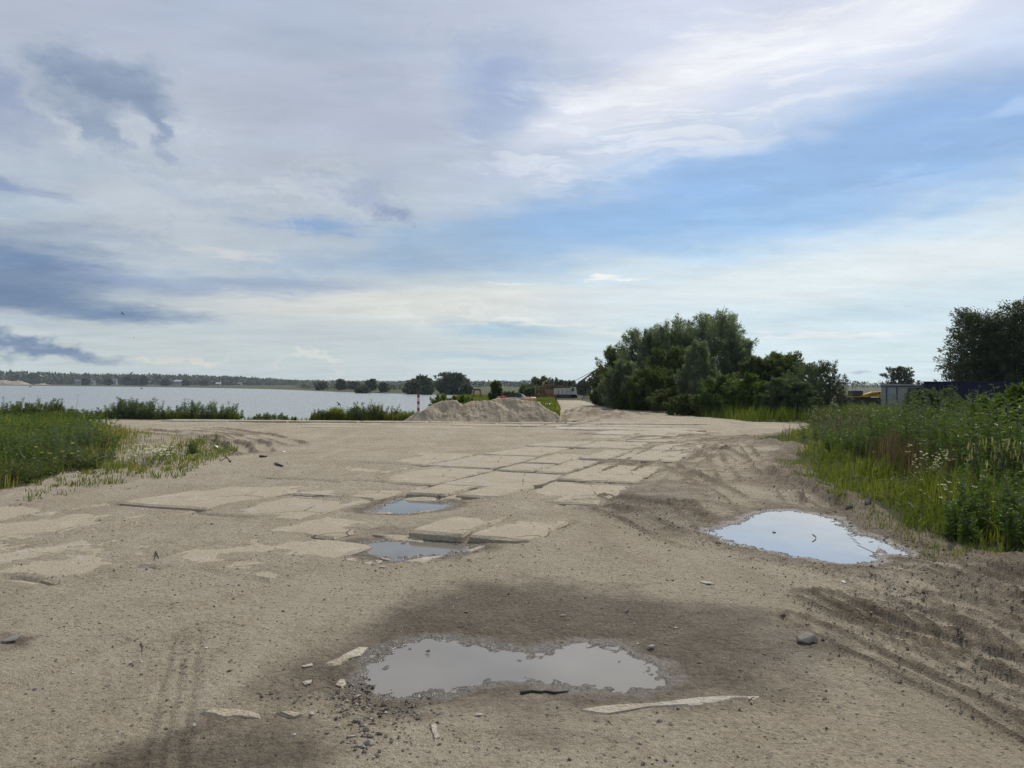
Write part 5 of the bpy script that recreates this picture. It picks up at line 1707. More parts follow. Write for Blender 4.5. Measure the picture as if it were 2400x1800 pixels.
def heap(name, label, cx, cy, hx, hy, H, seed, bumps, group=None, mat=None, n=90, flat=0.5, rel=1.0):
    """dumped sand: bumps = (dx, dy, rx, ry, height) flat-topped cones at the angle of repose"""
    g = np.linspace(-1, 1, n)
    X, Y = np.meshgrid(g * hx, g * hy)
    Z = np.full(X.shape, -0.4)
    for (dx, dy, rx, ry, h) in bumps:
        wob = 1 + 0.22 * fbm((X + seed) / (rx * 0.7), Y / (ry * .7), 3, seed)
        d = np.hypot((X - dx) / rx, (Y - dy) / ry) * wob
        c_ = (1 - d) / (1 - flat)
        c_ = np.where(c_ > 0.84, 0.84 + 0.17 * np.tanh((c_ - 0.84) / 0.17), c_)
        Z = np.maximum(Z, h * c_)
    # slips and gullies on the faces
    gul = fbm(X / 0.28 / rel, Y / 0.9 / rel, 4, seed + 3)
    Z = Z + (Z > 0.02) * (0.075 * fbm(X / 0.45 / rel, Y / 0.45 / rel, 5, seed + 9, 0.62) + 0.05 * gul) * rel * np.clip(Z / (0.25 * H), 0, 1)
    base = hz((X + cx).ravel(), (Y + cy).ravel()).reshape(X.shape)
    z0 = gz(cx, cy)
    Z = np.maximum(Z, -0.25) + (base - z0)
    m = n
    i = (np.arange(m - 1)[:, None] * m + np.arange(m - 1)[None, :]).ravel()
    me = np_mesh(name, np.stack([X.ravel(), Y.ravel(), Z.ravel()], 1), np.stack([i, i + 1, i + m + 1, i + m], 1), smooth=True)
    o = link(name, me, mat or M_SAND)
    o.location = (cx, cy, z0)
    tag(o, label, 'sand heap', group)
    return o


GH = 'sand heaps on the far side of the yard'
hx_ = lambda px, D: (px - 1200) * D / FPX
def windrow(label, sil, cy, front, back, seed, hollows=()):
    """dumped load: crest follows sil = (pixel column, height), faces fall at the angle of repose"""
    D0 = cy
    xs_ = np.array([hx_(q[0], D0) for q in sil]); zs_ = np.array([q[1] for q in sil])
    cx0 = (xs_[0] + xs_[-1]) / 2
    X, Y = np.meshgrid(np.linspace(xs_[0] - .15, xs_[-1] + .15, 150), np.linspace(-front - .2, back + .2, 110))
    wob = 0.16 * fbm(X / 0.5, Y / 0.5, 3, seed)
    S_ = np.interp(X + wob, xs_, zs_)
    H = zs_.max()
    f_ = (Y + front) * (H * 1.06 / front) + 0.10 * fbm(X / 0.45, Y / 0.8, 3, seed + 1)
    b_ = (back - Y) * (H * 1.06 / back)
    Z = np.minimum(np.minimum(S_, f_), b_)
    for (px, fy, r, dep) in hollows:
        hxx = hx_(px, D0)
        Z = Z - dep * np.exp(-((X - hxx) / r) ** 2 - ((Y - fy) / (r * 0.8)) ** 2)
    face = np.clip(Z / 0.2, 0, 1)
    slip = fbm(X / 0.10, Y / 0.35 + X * .6, 3, seed + 2)
    Z = Z + face * (0.06 * fbm(X / 0.3, Y / 0.3, 4, seed + 3, 0.6) + 0.035 * slip + 0.02 * fbm(X / .06, Y / .06, 2, seed + 4))
    base = hz(X.ravel(), (Y + cy).ravel()).reshape(X.shape)
    z0 = gz(cx0, cy)
    Z = np.maximum(Z, -0.2) + base - z0
    nr, nc = X.shape
    i = (np.arange(nr - 1)[:, None] * nc + np.arange(nc - 1)[None, :]).ravel()
    o = link('sand_heap', np_mesh('sand_heap', np.stack([(X - cx0).ravel(), Y.ravel(), Z.ravel()], 1), np.stack([i, i + 1, i + nc + 1, i + nc], 1), smooth=True), M_SAND)
    o.location = (cx0, cy, z0)
    tag(o, label, 'sand heap', GH)
    return o


windrow('left sand heap with a dark hollow, beside the striped post', [(946, -.1), (960, .08), (990, .40), (1014, .72), (1034, .93), (1050, .95), (1068, .92), (1082, .70), (1104, .30), (1124, -.1)], 36.3, 1.35, 1.3, 3, [(1040, -0.45, 0.35, 0.22)])
windrow('middle sand heap with rough lumpy face', [(1034, -.1), (1056, .18), (1078, .58), (1098, .90), (1112, .93), (1150, .92), (1172, .74), (1200, .42), (1222, .1), (1236, -.1)], 36.0, 1.5, 1.4, 5, [(1120, -0.7, 0.3, 0.10), (1180, -0.5, 0.25, 0.10)])
windrow('right sand heap with the long smooth right slope', [(1112, -.1), (1138, .60), (1152, .93), (1170, 1.03), (1196, 1.05), (1216, 1.0), (1228, .93), (1246, .92), (1262, .87), (1284, .52), (1304, .20), (1322, -.1)], 36.6, 1.6, 1.4, 8, [(1190, -0.55, 0.4, 0.12)])

# ------------------------------------------------------------------ striped post
M_RED = simple_mat('red paint', (0.26, 0.018, 0.022), (0.20, 0.015, 0.02), 12, 0.5, wear=((0.20, 0.06, 0.04), 0.66))
M_WHITE = simple_mat('white paint', (0.52, 0.50, 0.48), (0.44, 0.42, 0.40), 12, 0.55, wear=((0.30, 0.25, 0.2), 0.66))
px_, D_ = 981, 35.6
p0 = A(px_, 900, D_)
ztop = A(px_, 924.5, D_).z
post = empty('striped_post', (p0.x, D_, gz(p0.x, D_)))
n_ = 8
hh_ = (ztop - post.location.z) / n_
for k in range(n_):
    MB().tube([(0, 0, hh_ * k - (0.2 if k == 0 else 0)), (0, 0, hh_ * (k + 1))], 0.058, 14, caps=(k in (0, n_ - 1))).build('band', M_RED if (n_ - 1 - k) % 2 == 0 else M_WHITE, post, False)
tag(post, 'red and white striped round post on the lake bank', 'post')

# ------------------------------------------------------------------ things behind the heaps
M_RUST = simple_mat('rusty steel', (0.085, 0.042, 0.022), (0.15, 0.075, 0.035), 7, 0.85, 0.1, 0.4)
M_DARKSTEEL = simple_mat('dark steel', (0.022, 0.022, 0.023), (0.045, 0.042, 0.04), 7, 0.6, 0.3, 0.3)
M_YRUST = simple_mat('rusty yellow paint', (0.20, 0.105, 0.030), (0.14, 0.075, 0.025), 3, 0.7, 0, 0.3, 0.01, ((0.13, 0.06, 0.03), 0.52))
M_YPALE = simple_mat('faded cream yellow paint', (0.24, 0.185, 0.09), (0.18, 0.135, 0.065), 3, 0.7, 0, 0.3, 0.01, ((0.15, 0.08, 0.04), 0.56))
M_BODY = simple_mat('dirty off-white paint', (0.40, 0.385, 0.35), (0.33, 0.315, 0.28), 2.0, 0.6, 0, 0.2, 0.01, ((0.16, 0.11, 0.075), 0.60))
M_GLASS = simple_mat('dark window glass', (0.015, 0.018, 0.020), (0.022, 0.025, 0.028), 2.0, 0.08)
M_REDPL = simple_mat('red plastic', (0.42, 0.03, 0.02), (0.34, 0.025, 0.02), 5, 0.4)
M_ORANGE = simple_mat('faded orange plastic', (0.46, 0.22, 0.13), (0.40, 0.17, 0.10), 5, 0.5)
M_PIPE = simple_mat('pale pipe', (0.45, 0.43, 0.40), (0.36, 0.34, 0.31), 5, 0.5)
M_BLUEBOX = simple_mat('dark blue paint', (0.03, 0.035, 0.075), (0.025, 0.028, 0.06), 5, 0.5)

# rusty trestle
pt = A(1118, 938, 93)
tr = empty('rusty_trestle', (pt.x, 93, gz(pt.x, 93)))
zt = A(1118, 915, 93).z - tr.location.z
for sx in (-1, 1):
    for sy in (-1, 1):
        MB().bar((sx * 0.62, sy * 0.45, 0), (sx * 0.34, sy * 0.25, zt), 0.09).build('leg', M_RUST, tr)
MB().box((0, 0, zt + 0.06), (0.95, 0.75, 0.14)).box((0, 0, zt + 0.16), (0.7, 0.5, 0.06)).build('platform', M_RUST, tr)
for sy in (-1, 1):
    MB().bar((-0.5, sy * 0.34, zt * .45), (0.5, sy * 0.34, zt * .45), 0.06).build('brace', M_RUST, tr)
tag(tr, 'rusty four-legged steel trestle in the meadow behind the heaps', 'trestle')

# red barrier blocks behind the right heap
for k, (px, dz) in enumerate([(1172, 0.0), (1181, 0.0)]):
    D = 40.5 + 0.5 * k
    p = A(px, 929 - k, D)
    b = empty('road_barrier', (p.x, D, gz(p.x, D)), R(18))
    H = p.z - b.location.z
    MB().prism([(-0.20, 0), (0.20, 0), (0.18, 0.22 * H), (0.10, 0.5 * H), (0.085, 0.92 * H), (0.05, H), (-0.05, H), (-0.085, 0.92 * H), (-0.10, 0.5 * H), (-0.18, 0.22 * H)], 'y', -0.3, 0.3).build('body', M_REDPL, b)
    for q in (0.62, 0.8):
        MB().box((0, -0.305, q * H), (0.13, 0.012, 0.035)).build('stripe', M_WHITE, b)
    tag(b, ['red plastic barrier block behind the right heap, the left of two', 'red plastic barrier block behind the right heap, the right of two'][k], 'barrier', 'red barrier blocks behind the heap')

# dredge frame with pump and pipe
D = 44.0
p = A(1212, 934, D)
dr = empty('dredge_frame', (p.x, D, gz(p.x, D)))
zb = p.z - dr.location.z
for sx in (-0.5, 0.55):
    for sy in (-0.3, 0.3):
        MB().bar((sx, sy, 0), (sx, sy, zb), 0.07).build('leg', M_DARKSTEEL, dr)
MB().box((0.02, 0, zb + 0.03), (1.3, 0.75, 0.07)).build('deck', M_PIPE, dr)
for sy in (-0.28, 0.28):
    MB().bar((-0.55, sy, zb + 0.06), (0.0, sy, zb + 0.27), 0.06).build('beam', M_DARKSTEEL, dr)
MB().bar((-0.62, 0, zb + 0.12), (0.1, 0, zb + 0.32), 0.07).build('arm', M_DARKSTEEL, dr)
MB().box((0.12, 0, zb + 0.17), (0.26, 0.4, 0.26), bev=0.02).build('pump_housing', M_BLUEBOX, dr)
MB().tube([(0.2, -0.1, zb + 0.25), (0.62, -0.35, zb - 0.06)], 0.05, 10).build('hose', M_PIPE, dr, True)
tag(dr, 'dark steel dredge frame with a blue pump housing behind the right heap', 'dredge')
# orange float on the heap crest, white pipe piece
p = A(1240, 938.5, 37.6)
fl_ = empty('pipe_float', (p.x, 37.6, p.z - 0.02), R(8))
MB().tube([(-0.30, 0, -0.02), (-0.26, 0, 0.03), (-0.05, 0, 0.05), (0.18, 0, 0.07), (0.30, 0, 0.06), (0.34, 0, 0.02)], [0.05, 0.085, 0.095, 0.115, 0.115, 0.06], 14).build('body', M_ORANGE, fl_, True)
MB().tube([(0.10, 0, 0.06), (0.16, 0, 0.068)], 0.122, 14).build('collar', M_PIPE, fl_, True)
MB().bar((0, 0, -0.75), (0, 0, -0.02), 0.06).build('support', M_DARKSTEEL, fl_)
tag(fl_, 'faded orange pipe float lying behind the crest of the right heap', 'float')
a, b = A(1256, 944, 37.2), A(1263, 948, 37.0)
o = MB().tube([(0, 0, 0), (b - a)], 0.035, 10).build('pipe', M_PIPE, None, True)
o.location = a
tag(o, 'short white pipe lying on the right heap\'s slope beside the orange float', 'pipe')
for k, (px, py, D, lab) in enumerate([(1284, 949, 60, 'white rag in the grass right of the heaps, the left of two'), (1290, 948, 60.6, 'white rag in the grass right of the heaps, the right of two')]):
    x, y = A(px, py, D).x, D
    mb = MB()
    g = [(-.18, -.1, .02), (.02, -.14, .12), (.2, -.06, .03), (.16, .1, .1), (-.05, .15, .04), (-.2, .08, .12), (0, 0, .16)]
    mb.add([(q[0], q[1], q[2] + 0.25) for q in g] + [(q[0] * .9, q[1] * .9, 0.05) for q in g[:6]], [(i, (i + 1) % 6, 6) for i in range(6)] + [(i, (i + 1) % 6, 7 + (i + 1) % 6, 7 + i) for i in range(6)])
    o = mb.build('rag', M_WHITE)
    o.location = (x, y, gz(x, y))
    tag(o, lab, 'rag')

# ------------------------------------------------------------------ rusty tractor
D = 98.0
def mpp(D):
    return D / FPX
p = A(1276, 940, D)
tz = gz(p.x, D)
T = empty('rusty_tractor', (p.x, D, tz))
def tx(px):
    return A(px, 910, D).x - p.x
def tzz(px, py):
    return A(px, py, D).z - tz
def slab_box(parent, name, x0, x1, z0, z1, y0, y1, mat, bev=0.02):
    return MB().box(((x0 + x1) / 2, (y0 + y1) / 2, (z0 + z1) / 2), (abs(x1 - x0), abs(y1 - y0), abs(z1 - z0)), bev=bev).build(name, mat, parent)
zc = lambda py: tzz(1276, py)
slab_box(T, 'chassis', tx(1255), tx(1302), zc(930), zc(924), -0.7, 0.7, M_RUST)
slab_box(T, 'hood_frame', tx(1253), tx(1272), zc(907), zc(904.5), -0.6, 0.6, M_YPALE)
for xx in (1254, 1262, 1271):
    slab_box(T, 'upright', tx(xx), tx(xx) + 0.08, zc(925), zc(904), -0.62, -0.52, M_YPALE, 0.0)
mb = MB().box((tx(1262), 0, zc(916)), (0.9, 0.8, 0.55), bev=0.05)
mb.build('engine_block', M_YPALE, T)
mb = MB()
for k in range(4):
    mb.tube([(tx(1257 + 3 * k), -0.45, zc(913)), (tx(1257 + 3 * k), -0.5, zc(920))], 0.07, 8)
mb.build('engine_cylinders', M_RUST, T)['kind'] = 'stuff'
MB().tube([(tx(1273), -0.2, zc(922)), (tx(1273), -0.2, zc(894))], 0.13, 10).build('exhaust_stack', M_YPALE, T, True)
cab = empty('cab', (0, 0, 0)); cab.parent = T
x0, x1, y0, y1 = tx(1276), tx(1298), -0.75, 0.75
slab_box(cab, 'cab_wall', x0, x1, zc(923), zc(913), y0, y1, M_YRUST)
slab_box(cab, 'cab_roof', x0 - 0.06, x1 + 0.08, zc(903.5), zc(901), y0 - .05, y1 + .05, M_YRUST)
for sx in (x0 + 0.05, (x0 + x1) / 2, x1 - 0.05):
    for sy in (y0 + 0.05, y1 - 0.05):
        slab_box(cab, 'pillar', sx - 0.05, sx + 0.05, zc(913.2), zc(903.2), sy - 0.05, sy + 0.05, M_YRUST, 0)
for sx in ((x0 * 3 + x1) / 4, (x0 + 3 * x1) / 4):
    slab_box(cab, 'window', sx - 0.22, sx + 0.22, zc(912.8), zc(904), y0 + 0.07, y0 + 0.085, M_GLASS, 0)
def wheel(parent, x, z, r, y, w, name='wheel'):
    wl = MB().tube([(x, y - w / 2, z), (x, y - w / 2 + .04, z), (x, y + w / 2 - .04, z), (x, y + w / 2, z)], [r * .86, r, r, r * .86], 20).build(name, M_RUST, parent)
    MB().tube([(x, y - w / 2 - 0.02, z), (x, y - w / 2 + 0.01, z)], [r * 0.5, r * 0.55], 14).build('hub', M_YRUST, wl)
    return wl
for sy in (-0.75, 0.75):
    wheel(T, tx(1287), zc(933), 0.5, sy, 0.3)
    wheel(T, tx(1264), zc(934.5), 0.36, sy, 0.25)
MB().box((tx(1302.5), -0.3, zc(937)), (0.2, 0.5, 0.7), bev=0.05).build('counterweight', M_DARKSTEEL, T)
tag(T, 'rusty yellow tractor with open engine bay and square cab', 'tractor')

# ------------------------------------------------------------------ white dragline crane
D = 118.0
p = A(1325, 930, D)
cz = gz(p.x, D)
C = empty('dragline_crane', (p.x, D, cz))
cx = lambda px: A(px, 910, D).x - p.x
cz_ = lambda py: A(1325, py, D).z - cz
mb = MB().prism([(cx(1298), cz_(929)), (cx(1336), cz_(929.5)), (cx(1336), cz_(909.5)), (cx(1300), cz_(910.5))], 'y', -1.3, 1.3)
body = mb.build('machine_house', M_BODY, C)
for k in range(1, 4):
    xx = cx(1298 + 9.5 * k)
    MB().box((xx, -1.302, cz_(919.5)), (0.05, 0.03, 1.0)).build('panel_seam', M_DARKSTEEL, body)
mb = MB().prism([(cx(1336.3), cz_(930.5)), (cx(1352), cz_(930)), (cx(1348.5), cz_(907)), (cx(1338), cz_(907))], 'y', -1.35, 1.35)
mb.build('cab', M_BODY, C)
MB().prism([(cx(1338.5), cz_(917)), (cx(1343.5), cz_(917)), (cx(1343), cz_(909)), (cx(1339.5), cz_(909))], 'y', -1.37, -1.355).build('cab_window', M_GLASS, C)
MB().box((cx(1325), 0, cz_(931.5)), (3.2, 2.4, 0.2)).build('turntable', M_DARKSTEEL, C)
for sy in (-1.1, 1.1):
    mb = MB()
    x0, x1, r = cx(1304), cx(1347), 0.30
    mb.prism([(x0 + r * math.cos(a), r + r * math.sin(a)) for a in np.linspace(math.pi / 2, 3 * math.pi / 2, 8)] + [(x1 + r * math.cos(a), r + r * math.sin(a)) for a in np.linspace(-math.pi / 2, math.pi / 2, 8)], 'y', sy - 0.25, sy + 0.25)
    mb.build('track', M_DARKSTEEL, C)
mb = MB()
for k, xx in enumerate((1308, 1316, 1322, 1329, 1334)):
    mb.tube([(cx(xx), 0.2 * (-1) ** k, cz_(911)), (cx(xx) + 0.1, 0.2 * (-1) ** k, cz_(903 + (k % 3)))], 0.07, 6)
mb.tube([(cx(1306), 0, cz_(906.5)), (cx(1334), 0, cz_(905.5))], 0.07, 6)
mb.build('gantry', M_RUST, C)['kind'] = 'stuff'
b0, b1 = Vector((cx(1349), 0, cz_(910))), Vector((cx(1412), 0, cz_(858)))
d = (b1 - b0).normalized(); s = Vector((-d.z, 0, d.x))
ch = []
for (a, b) in ((-1, -1), (-1, 1), (1, -1), (1, 1)):
    q0, q1 = b0 + s * 0.28 * a + Vector((0, 0.5 * b, 0)), b1 + s * 0.12 * a + Vector((0, 0.25 * b, 0))
    q0 = b0 + s * 0.15 * a + Vector((0, 0.4 * b, 0))
    qm = b0 + (b1 - b0) * 0.25 + s * 0.32 * a + Vector((0, 0.4 * b, 0))
    ch.append((q0, qm, q1))
    MB().tube([q0, qm, q1], 0.095, 6).build('boom_chord', M_DARKSTEEL, C)
mb = MB()
N_ = 13
def onch(c, f):
    return c[0] + (c[1] - c[0]) * (f / .25) if f < .25 else c[1] + (c[2] - c[1]) * ((f - .25) / .75)
for k in range(N_):
    f0, f1 = k / N_, (k + 1) / N_
    for (i, j) in ((0, 2), (1, 3), (0, 1), (2, 3)):
        if k % 2:
            i, j = j, i
        mb.tube([onch(ch[i], f0), onch(ch[j], f1)], 0.05, 4)
mb.build('boom_lacing', M_DARKSTEEL, C)['kind'] = 'stuff'
for yy in (-0.25, 0.25):
    MB().tube([(cx(1342), yy, cz_(895)), (b1.x, yy, b1.z)], 0.035, 4).build('cable', M_DARKSTEEL, C)
MB().box((cx(1342.5), 0, cz_(894.8)), (0.75, 0.7, 0.14), Matrix.Rotation(-0.12, 3, 'Y')).build('sheave_block', M_DARKSTEEL, C)
for yy in (-0.5, 0.5):
    MB().bar((cx(1338), yy, cz_(908)), (cx(1342), yy, cz_(895)), 0.07).build('a_frame', M_DARKSTEEL, C)
tag(C, 'white dragline crane with a dark lattice boom rising to the thicket', 'crane')
# small dark stand right of the crane
p = A(1371, 930, 105)
st = empty('metal_stand', (p.x, 105, gz(p.x, 105)))
hh = A(1371, 919, 105).z - st.location.z
for sx, sy in ((-0.35, -0.2), (0.35, -0.2), (0, 0.3)):
    MB().bar((sx, sy, 0), (sx * .15, sy * .15, hh), 0.08).build('leg', M_DARKSTEEL, st)
MB().box((0, 0, hh + 0.04), (0.3, 0.25, 0.1)).build('head', M_DARKSTEEL, st)
tag(st, 'small dark three-legged metal stand between crane and thicket', 'stand')

# ------------------------------------------------------------------ yellow excavator, cabin, container on the right
M_YELLOW_P = simple_mat('yellow machine paint', (0.50, 0.29, 0.035), (0.42, 0.23, 0.03), 3, 0.5, 0, 0.15, 0.01, ((0.2, 0.11, 0.04), 0.66))
D = 72.0
p = A(2020, 940, D)
ez = gz(p.x, D)
E = empty('yellow_excavator', (p.x, D, ez))
ex = lambda px: A(px, 915, D).x - p.x
ez_ = lambda py: A(2020, py, D).z - ez
slab_box(E, 'upper_body', ex(1978), ex(2058), ez_(938), ez_(931), -1.0, 1.0, M_DARKSTEEL, 0.03)
slab_box(E, 'deck_rim', ex(1976), ex(2030), ez_(931), ez_(929), -1.02, 1.02, M_YELLOW_P, 0.02)
cabx = slab_box(E, 'cab', ex(1990), ex(2013), ez_(929), ez_(916.5), -0.9, 0.3, M_DARKSTEEL, 0.04)
slab_box(cabx, 'cab_window', ex(1992.5), ex(2003), ez_(926), ez_(918.5), -0.915, -0.905, M_GLASS, 0)
slab_box(cabx, 'cab_window', ex(2004.5), ex(2011), ez_(926), ez_(918.5), -0.915, -0.905, M_GLASS, 0)
slab_box(cabx, 'cab_roof', ex(1989), ex(2014), ez_(916.4), ez_(915.2), -0.95, 0.35, M_BODY, 0.01)
MB().prism([(ex(2003), ez_(930)), (ex(2014), ez_(923)), (ex(2030), ez_(918.5)), (ex(2052), ez_(917)), (ex(2066), ez_(925)), (ex(2068), ez_(931.5)), (ex(2055), ez_(929.5)), (ex(2030), ez_(929.5))], 'y', -1.25, -0.95).build('boom', M_YELLOW_P, E)
MB().tube([(ex(2046), -1.3, ez_(920.5)), (ex(2046), -0.9, ez_(920.5))], 0.07, 10).build('boom_pin', M_DARKSTEEL, E)
MB().tube([(ex(2022), -1.29, ez_(926)), (ex(2046), -1.29, ez_(921.5))], 0.035, 8).build('hydraulic_ram', M_DARKSTEEL, E)
for sy in (-0.95, 0.95):
    x0, x1, r = ex(1984), ex(2052), 0.33
    MB().prism([(x0 + r * math.cos(a), r + r * math.sin(a)) for a in np.linspace(math.pi / 2, 3 * math.pi / 2, 8)] + [(x1 + r * math.cos(a), r + r * math.sin(a)) for a in np.linspace(-math.pi / 2, math.pi / 2, 8)], 'y', sy - 0.25, sy + 0.25).build('track', M_DARKSTEEL, E)
tag(E, 'yellow excavator half hidden behind weeds left of the grey cabin', 'excavator')

M_CABIN = simple_mat('pale grey cabin wall', (0.33, 0.36, 0.37), (0.27, 0.30, 0.31), 1.2, 0.6, 0, 0.1, 0.01, ((0.2, 0.2, 0.18), 0.68))
M_TRIM = simple_mat('dark grey trim', (0.07, 0.075, 0.08), (0.09, 0.095, 0.10), 3, 0.6)
D = 66.0
p = A(2065, 940, D)
K = empty('grey_cabin', (p.x, D, gz(p.x, D)), R(-26))
kw_ = 3.7; kh_ = A(2065, 904, D).z - K.location.z; kd_ = 2.4
slab_box(K, 'wall', 0, kw_, 0.15, kh_, 0, kd_, M_CABIN, 0.02)
roof = slab_box(K, 'roof', -0.07, kw_ + 0.07, kh_ + 0.003, kh_ + 0.13, -0.07, kd_ + 0.07, M_CABIN, 0.02)
slab_box(roof, 'fascia', -0.05, kw_ + 0.05, kh_ - 0.10, kh_ + 0.001, -0.045, -0.003, M_TRIM, 0)
dr_ = slab_box(K, 'door', 0.48, 1.15, 0.3, kh_ - 0.22, -0.05, -0.004, M_CABIN, 0.01)
for xx in (0.42, 1.21):
    slab_box(dr_, 'door_frame', xx - 0.06, xx + 0.06, 0.25, kh_ - 0.12, -0.07, -0.052 + 0.048, M_TRIM, 0)
slab_box(dr_, 'door_handle', 1.0, 1.06, 1.0, 1.14, -0.09, -0.052, M_TRIM, 0)
wn = slab_box(K, 'window', 2.0, 3.1, 1.0, 1.75, -0.03, -0.004, M_GLASS, 0)
slab_box(wn, 'window_frame', 1.9, 3.2, 0.92, 0.99, -0.05, -0.004, M_TRIM, 0)
for xx in (0.05, kw_ - 0.05):
    slab_box(K, 'corner_trim', xx - 0.05, xx + 0.05, 0.15, kh_ - 0.11, -0.03, -0.004, M_CABIN, 0)
tag(K, 'pale grey flat-roofed site cabin with a dark-framed door', 'cabin')
# stove pipe thing behind the cabin roof
p = A(2153, 893, 70)
o = MB().tube([(0, 0, -2.0), (0, 0, -0.2)], 0.09, 10).tube([(0, 0, -0.2), (0, 0, -0.12)], 0.17, 10).tube([(0, 0, -0.06), (0, 0, 0.06)], 0.15, 10).tube([(0, 0, -.15), (0, 0, 0)], .05, 6).build('stove_pipe', M_DARKSTEEL)
o.location = (p.x, 70, p.z)
tag(o, 'small dark stove pipe above the grey cabin\'s right end', 'pipe')

M_BLUE = simple_mat('deep blue container paint', (0.004, 0.0045, 0.032), (0.003, 0.0035, 0.024), 0.8, 0.85, 0, 0.1, 0.01)
D = 56.0
p = A(2166, 940, D)
B_ = empty('blue_container', (p.x, D, gz(p.x, D)), R(-22))
bl = 12.2; bh = A(2166, 894.5, D).z - B_.location.z; bd = 2.4
prof = []
xx = 0.0
while xx < bl:
    prof += [(xx, 0.0), (xx + 0.10, 0.0), (xx + 0.14, 0.036), (xx + 0.24, 0.036), (xx + 0.28, 0.0)]
    xx += 0.28
vs = [(q[0], q[1], 0.2) for q in prof] + [(q[0], q[1], bh - 0.12) for q in prof]
n = len(prof)
mb = MB().add(vs, [(i, i + 1, i + 1 + n, i + n) for i in range(n - 1)])
mb.box((bl / 2, bd / 2 + 0.06, (bh + 0.1) / 2), (bl - 0.1, bd - 0.1, bh - 0.3))
mb.build('corrugated_side', M_BLUE, B_)
slab_box(B_, 'top_rail', 0, bl, bh - 0.12, bh, -0.02, 0.10, M_BLUE, 0.0)
slab_box(B_, 'bottom_rail', 0, bl, 0.05, 0.2, -0.02, 0.10, M_BLUE, 0.0)
slab_box(B_, 'roof', 0, bl, bh - 0.03, bh + 0.02, 0.11, bd, M_BLUE, 0.0)
for xx in (0.06, bl - 0.06):
    slab_box(B_, 'corner_post', xx - 0.08, xx + 0.08, 0.02, bh + 0.004, -0.04, 0.12, M_BLUE, 0.0)
tag(B_, 'long dark blue corrugated container under the dark trees', 'container')

# thin masts far away
for k, (px, y0, y1, D, lab) in enumerate([(1998, 896, 930, 300, 'thin mast far behind the excavator, the left of two'), (2006, 895, 930, 300, 'thin mast far behind the excavator, the right of two'),
                                          (643, 889, 905, 1300, 'tiny lattice mast on the far ridge across the lake')]):
    a, b = A(px, y1, D), A(px, y0, D)
    z = gz(a.x, D)
    r = D * 0.00035
    mb = MB().tube([(0, 0, 0), (0, 0, b.z - z)], [r, r * .6], 6)
    mb.tube([(-r * 3, 0, (b.z - z) * .93), (r * 3, 0, (b.z - z) * .93)], r * .5, 5)
    o = mb.build('mast', M_DARKSTEEL)
    o.location = (a.x, D, z)
    tag(o, lab, 'mast')

# ------------------------------------------------------------------ far shore: houses, sand dunes, buoys
M_HWALL = simple_mat('far white wall', (0.20, 0.22, 0.24), (0.16, 0.18, 0.20), 0.3, 0.8)
M_HROOF = simple_mat('far grey roof', (0.16, 0.15, 0.16), (0.13, 0.12, 0.13), 0.3, 0.8)
M_HROOF2 = simple_mat('far pale roof', (0.42, 0.44, 0.48), (0.36, 0.38, 0.42), 0.3, 0.6)
for k, (px, py, w, h, pale, lab) in enumerate([(186, 894, 14, 5.5, 0, 'leftmost small white house on the far shore'), (216, 895, 11, 4.5, 0, 'low white house right of the leftmost on the far shore'),
                                               (269, 893, 9, 7.0, 0, 'narrow white house among trees on the far shore'), (418, 894, 16, 4.0, 1, 'house with a bright pale roof on the far shore'),
                                               (562, 899, 8, 3.5, 0, 'small pale house farthest right on the far shore'), (512, 899, 9, 3.0, 1, 'small shed with pale roof on the far shore')]):
    D = 1240
    q = A(px, py, D)
    z = gz(q.x, D)
    o = empty('house', (q.x, D, z), R(10 * (k % 3) - 10))
    w *= 0.7
    b = max(q.z - z, 3.0)
    slab_box(o, 'wall', -w / 2, w / 2, 0, b, -4, 4, M_HWALL, 0)
    MB().prism([(-4.6, b + 0.05), (4.6, b + 0.05), (0, b + h * 0.55)], 'x', -w / 2 - .5, w / 2 + .5).build('roof', M_HROOF2 if pale else M_HROOF, o)
    for j in (-1, 0, 1):
        slab_box(o, 'window', j * w / 3.4 - 0.6, j * w / 3.4 + 0.6, b - 2.2, b - 0.8, -4.06, -4.003, M_GLASS, 0)
    tag(o, lab, 'house', 'houses on the far shore')
M_DUNE = simple_mat('far quarry sand', (0.33, 0.27, 0.20), (0.26, 0.21, 0.15), 0.1, 0.95)
for k, (px, top, wpx, lab) in enumerate([(10, 891.5, 60, 'larger quarry sand hill at the left end of the far shore'), (42, 893.5, 52, 'smaller quarry sand hill right of the larger one on the far shore'),
                                         (100, 899, 30, 'flat pale sand bank on the far shore near the quarry hills')]):
    D = 1225
    q = A(px, top, D)
    w = wpx * D / FPX
    H = q.z - gz(q.x, D)
    o = heap('quarry_hill', lab, q.x, D, w * 0.62, w * 0.5, H, 20 + k, [(0, 0, w * 0.55, w * 0.42, H)], 'quarry sand hills on the far shore', M_DUNE, 40, 0.25, 14.0)
for k, (px, py, lab) in enumerate([(71, 907.5, 'tiny dark buoy on the lake at far left'), (332, 911.5, 'tiny dark buoy on the lake below the pair of tall trees')]):
    x, y = G(px, py, WATER_Z)
    s = 1.0 if k else 1.3
    o = empty('buoy', (x, y, WATER_Z))
    MB().tube([(0, 0, -0.4), (0, 0, 0.1), (0, 0, 0.5), (0, 0, 0.75)], [0.5 * s, 0.85 * s, 0.7 * s, 0.2 * s], 12).build('float_body', M_DARKSTEEL, o, True)
    MB().tube([(0, 0, 0.7), (0, 0, 1.2)], 0.08, 6).build('top_mark', M_DARKSTEEL, o)
    tag(o, lab, 'buoy', 'buoys on the lake')

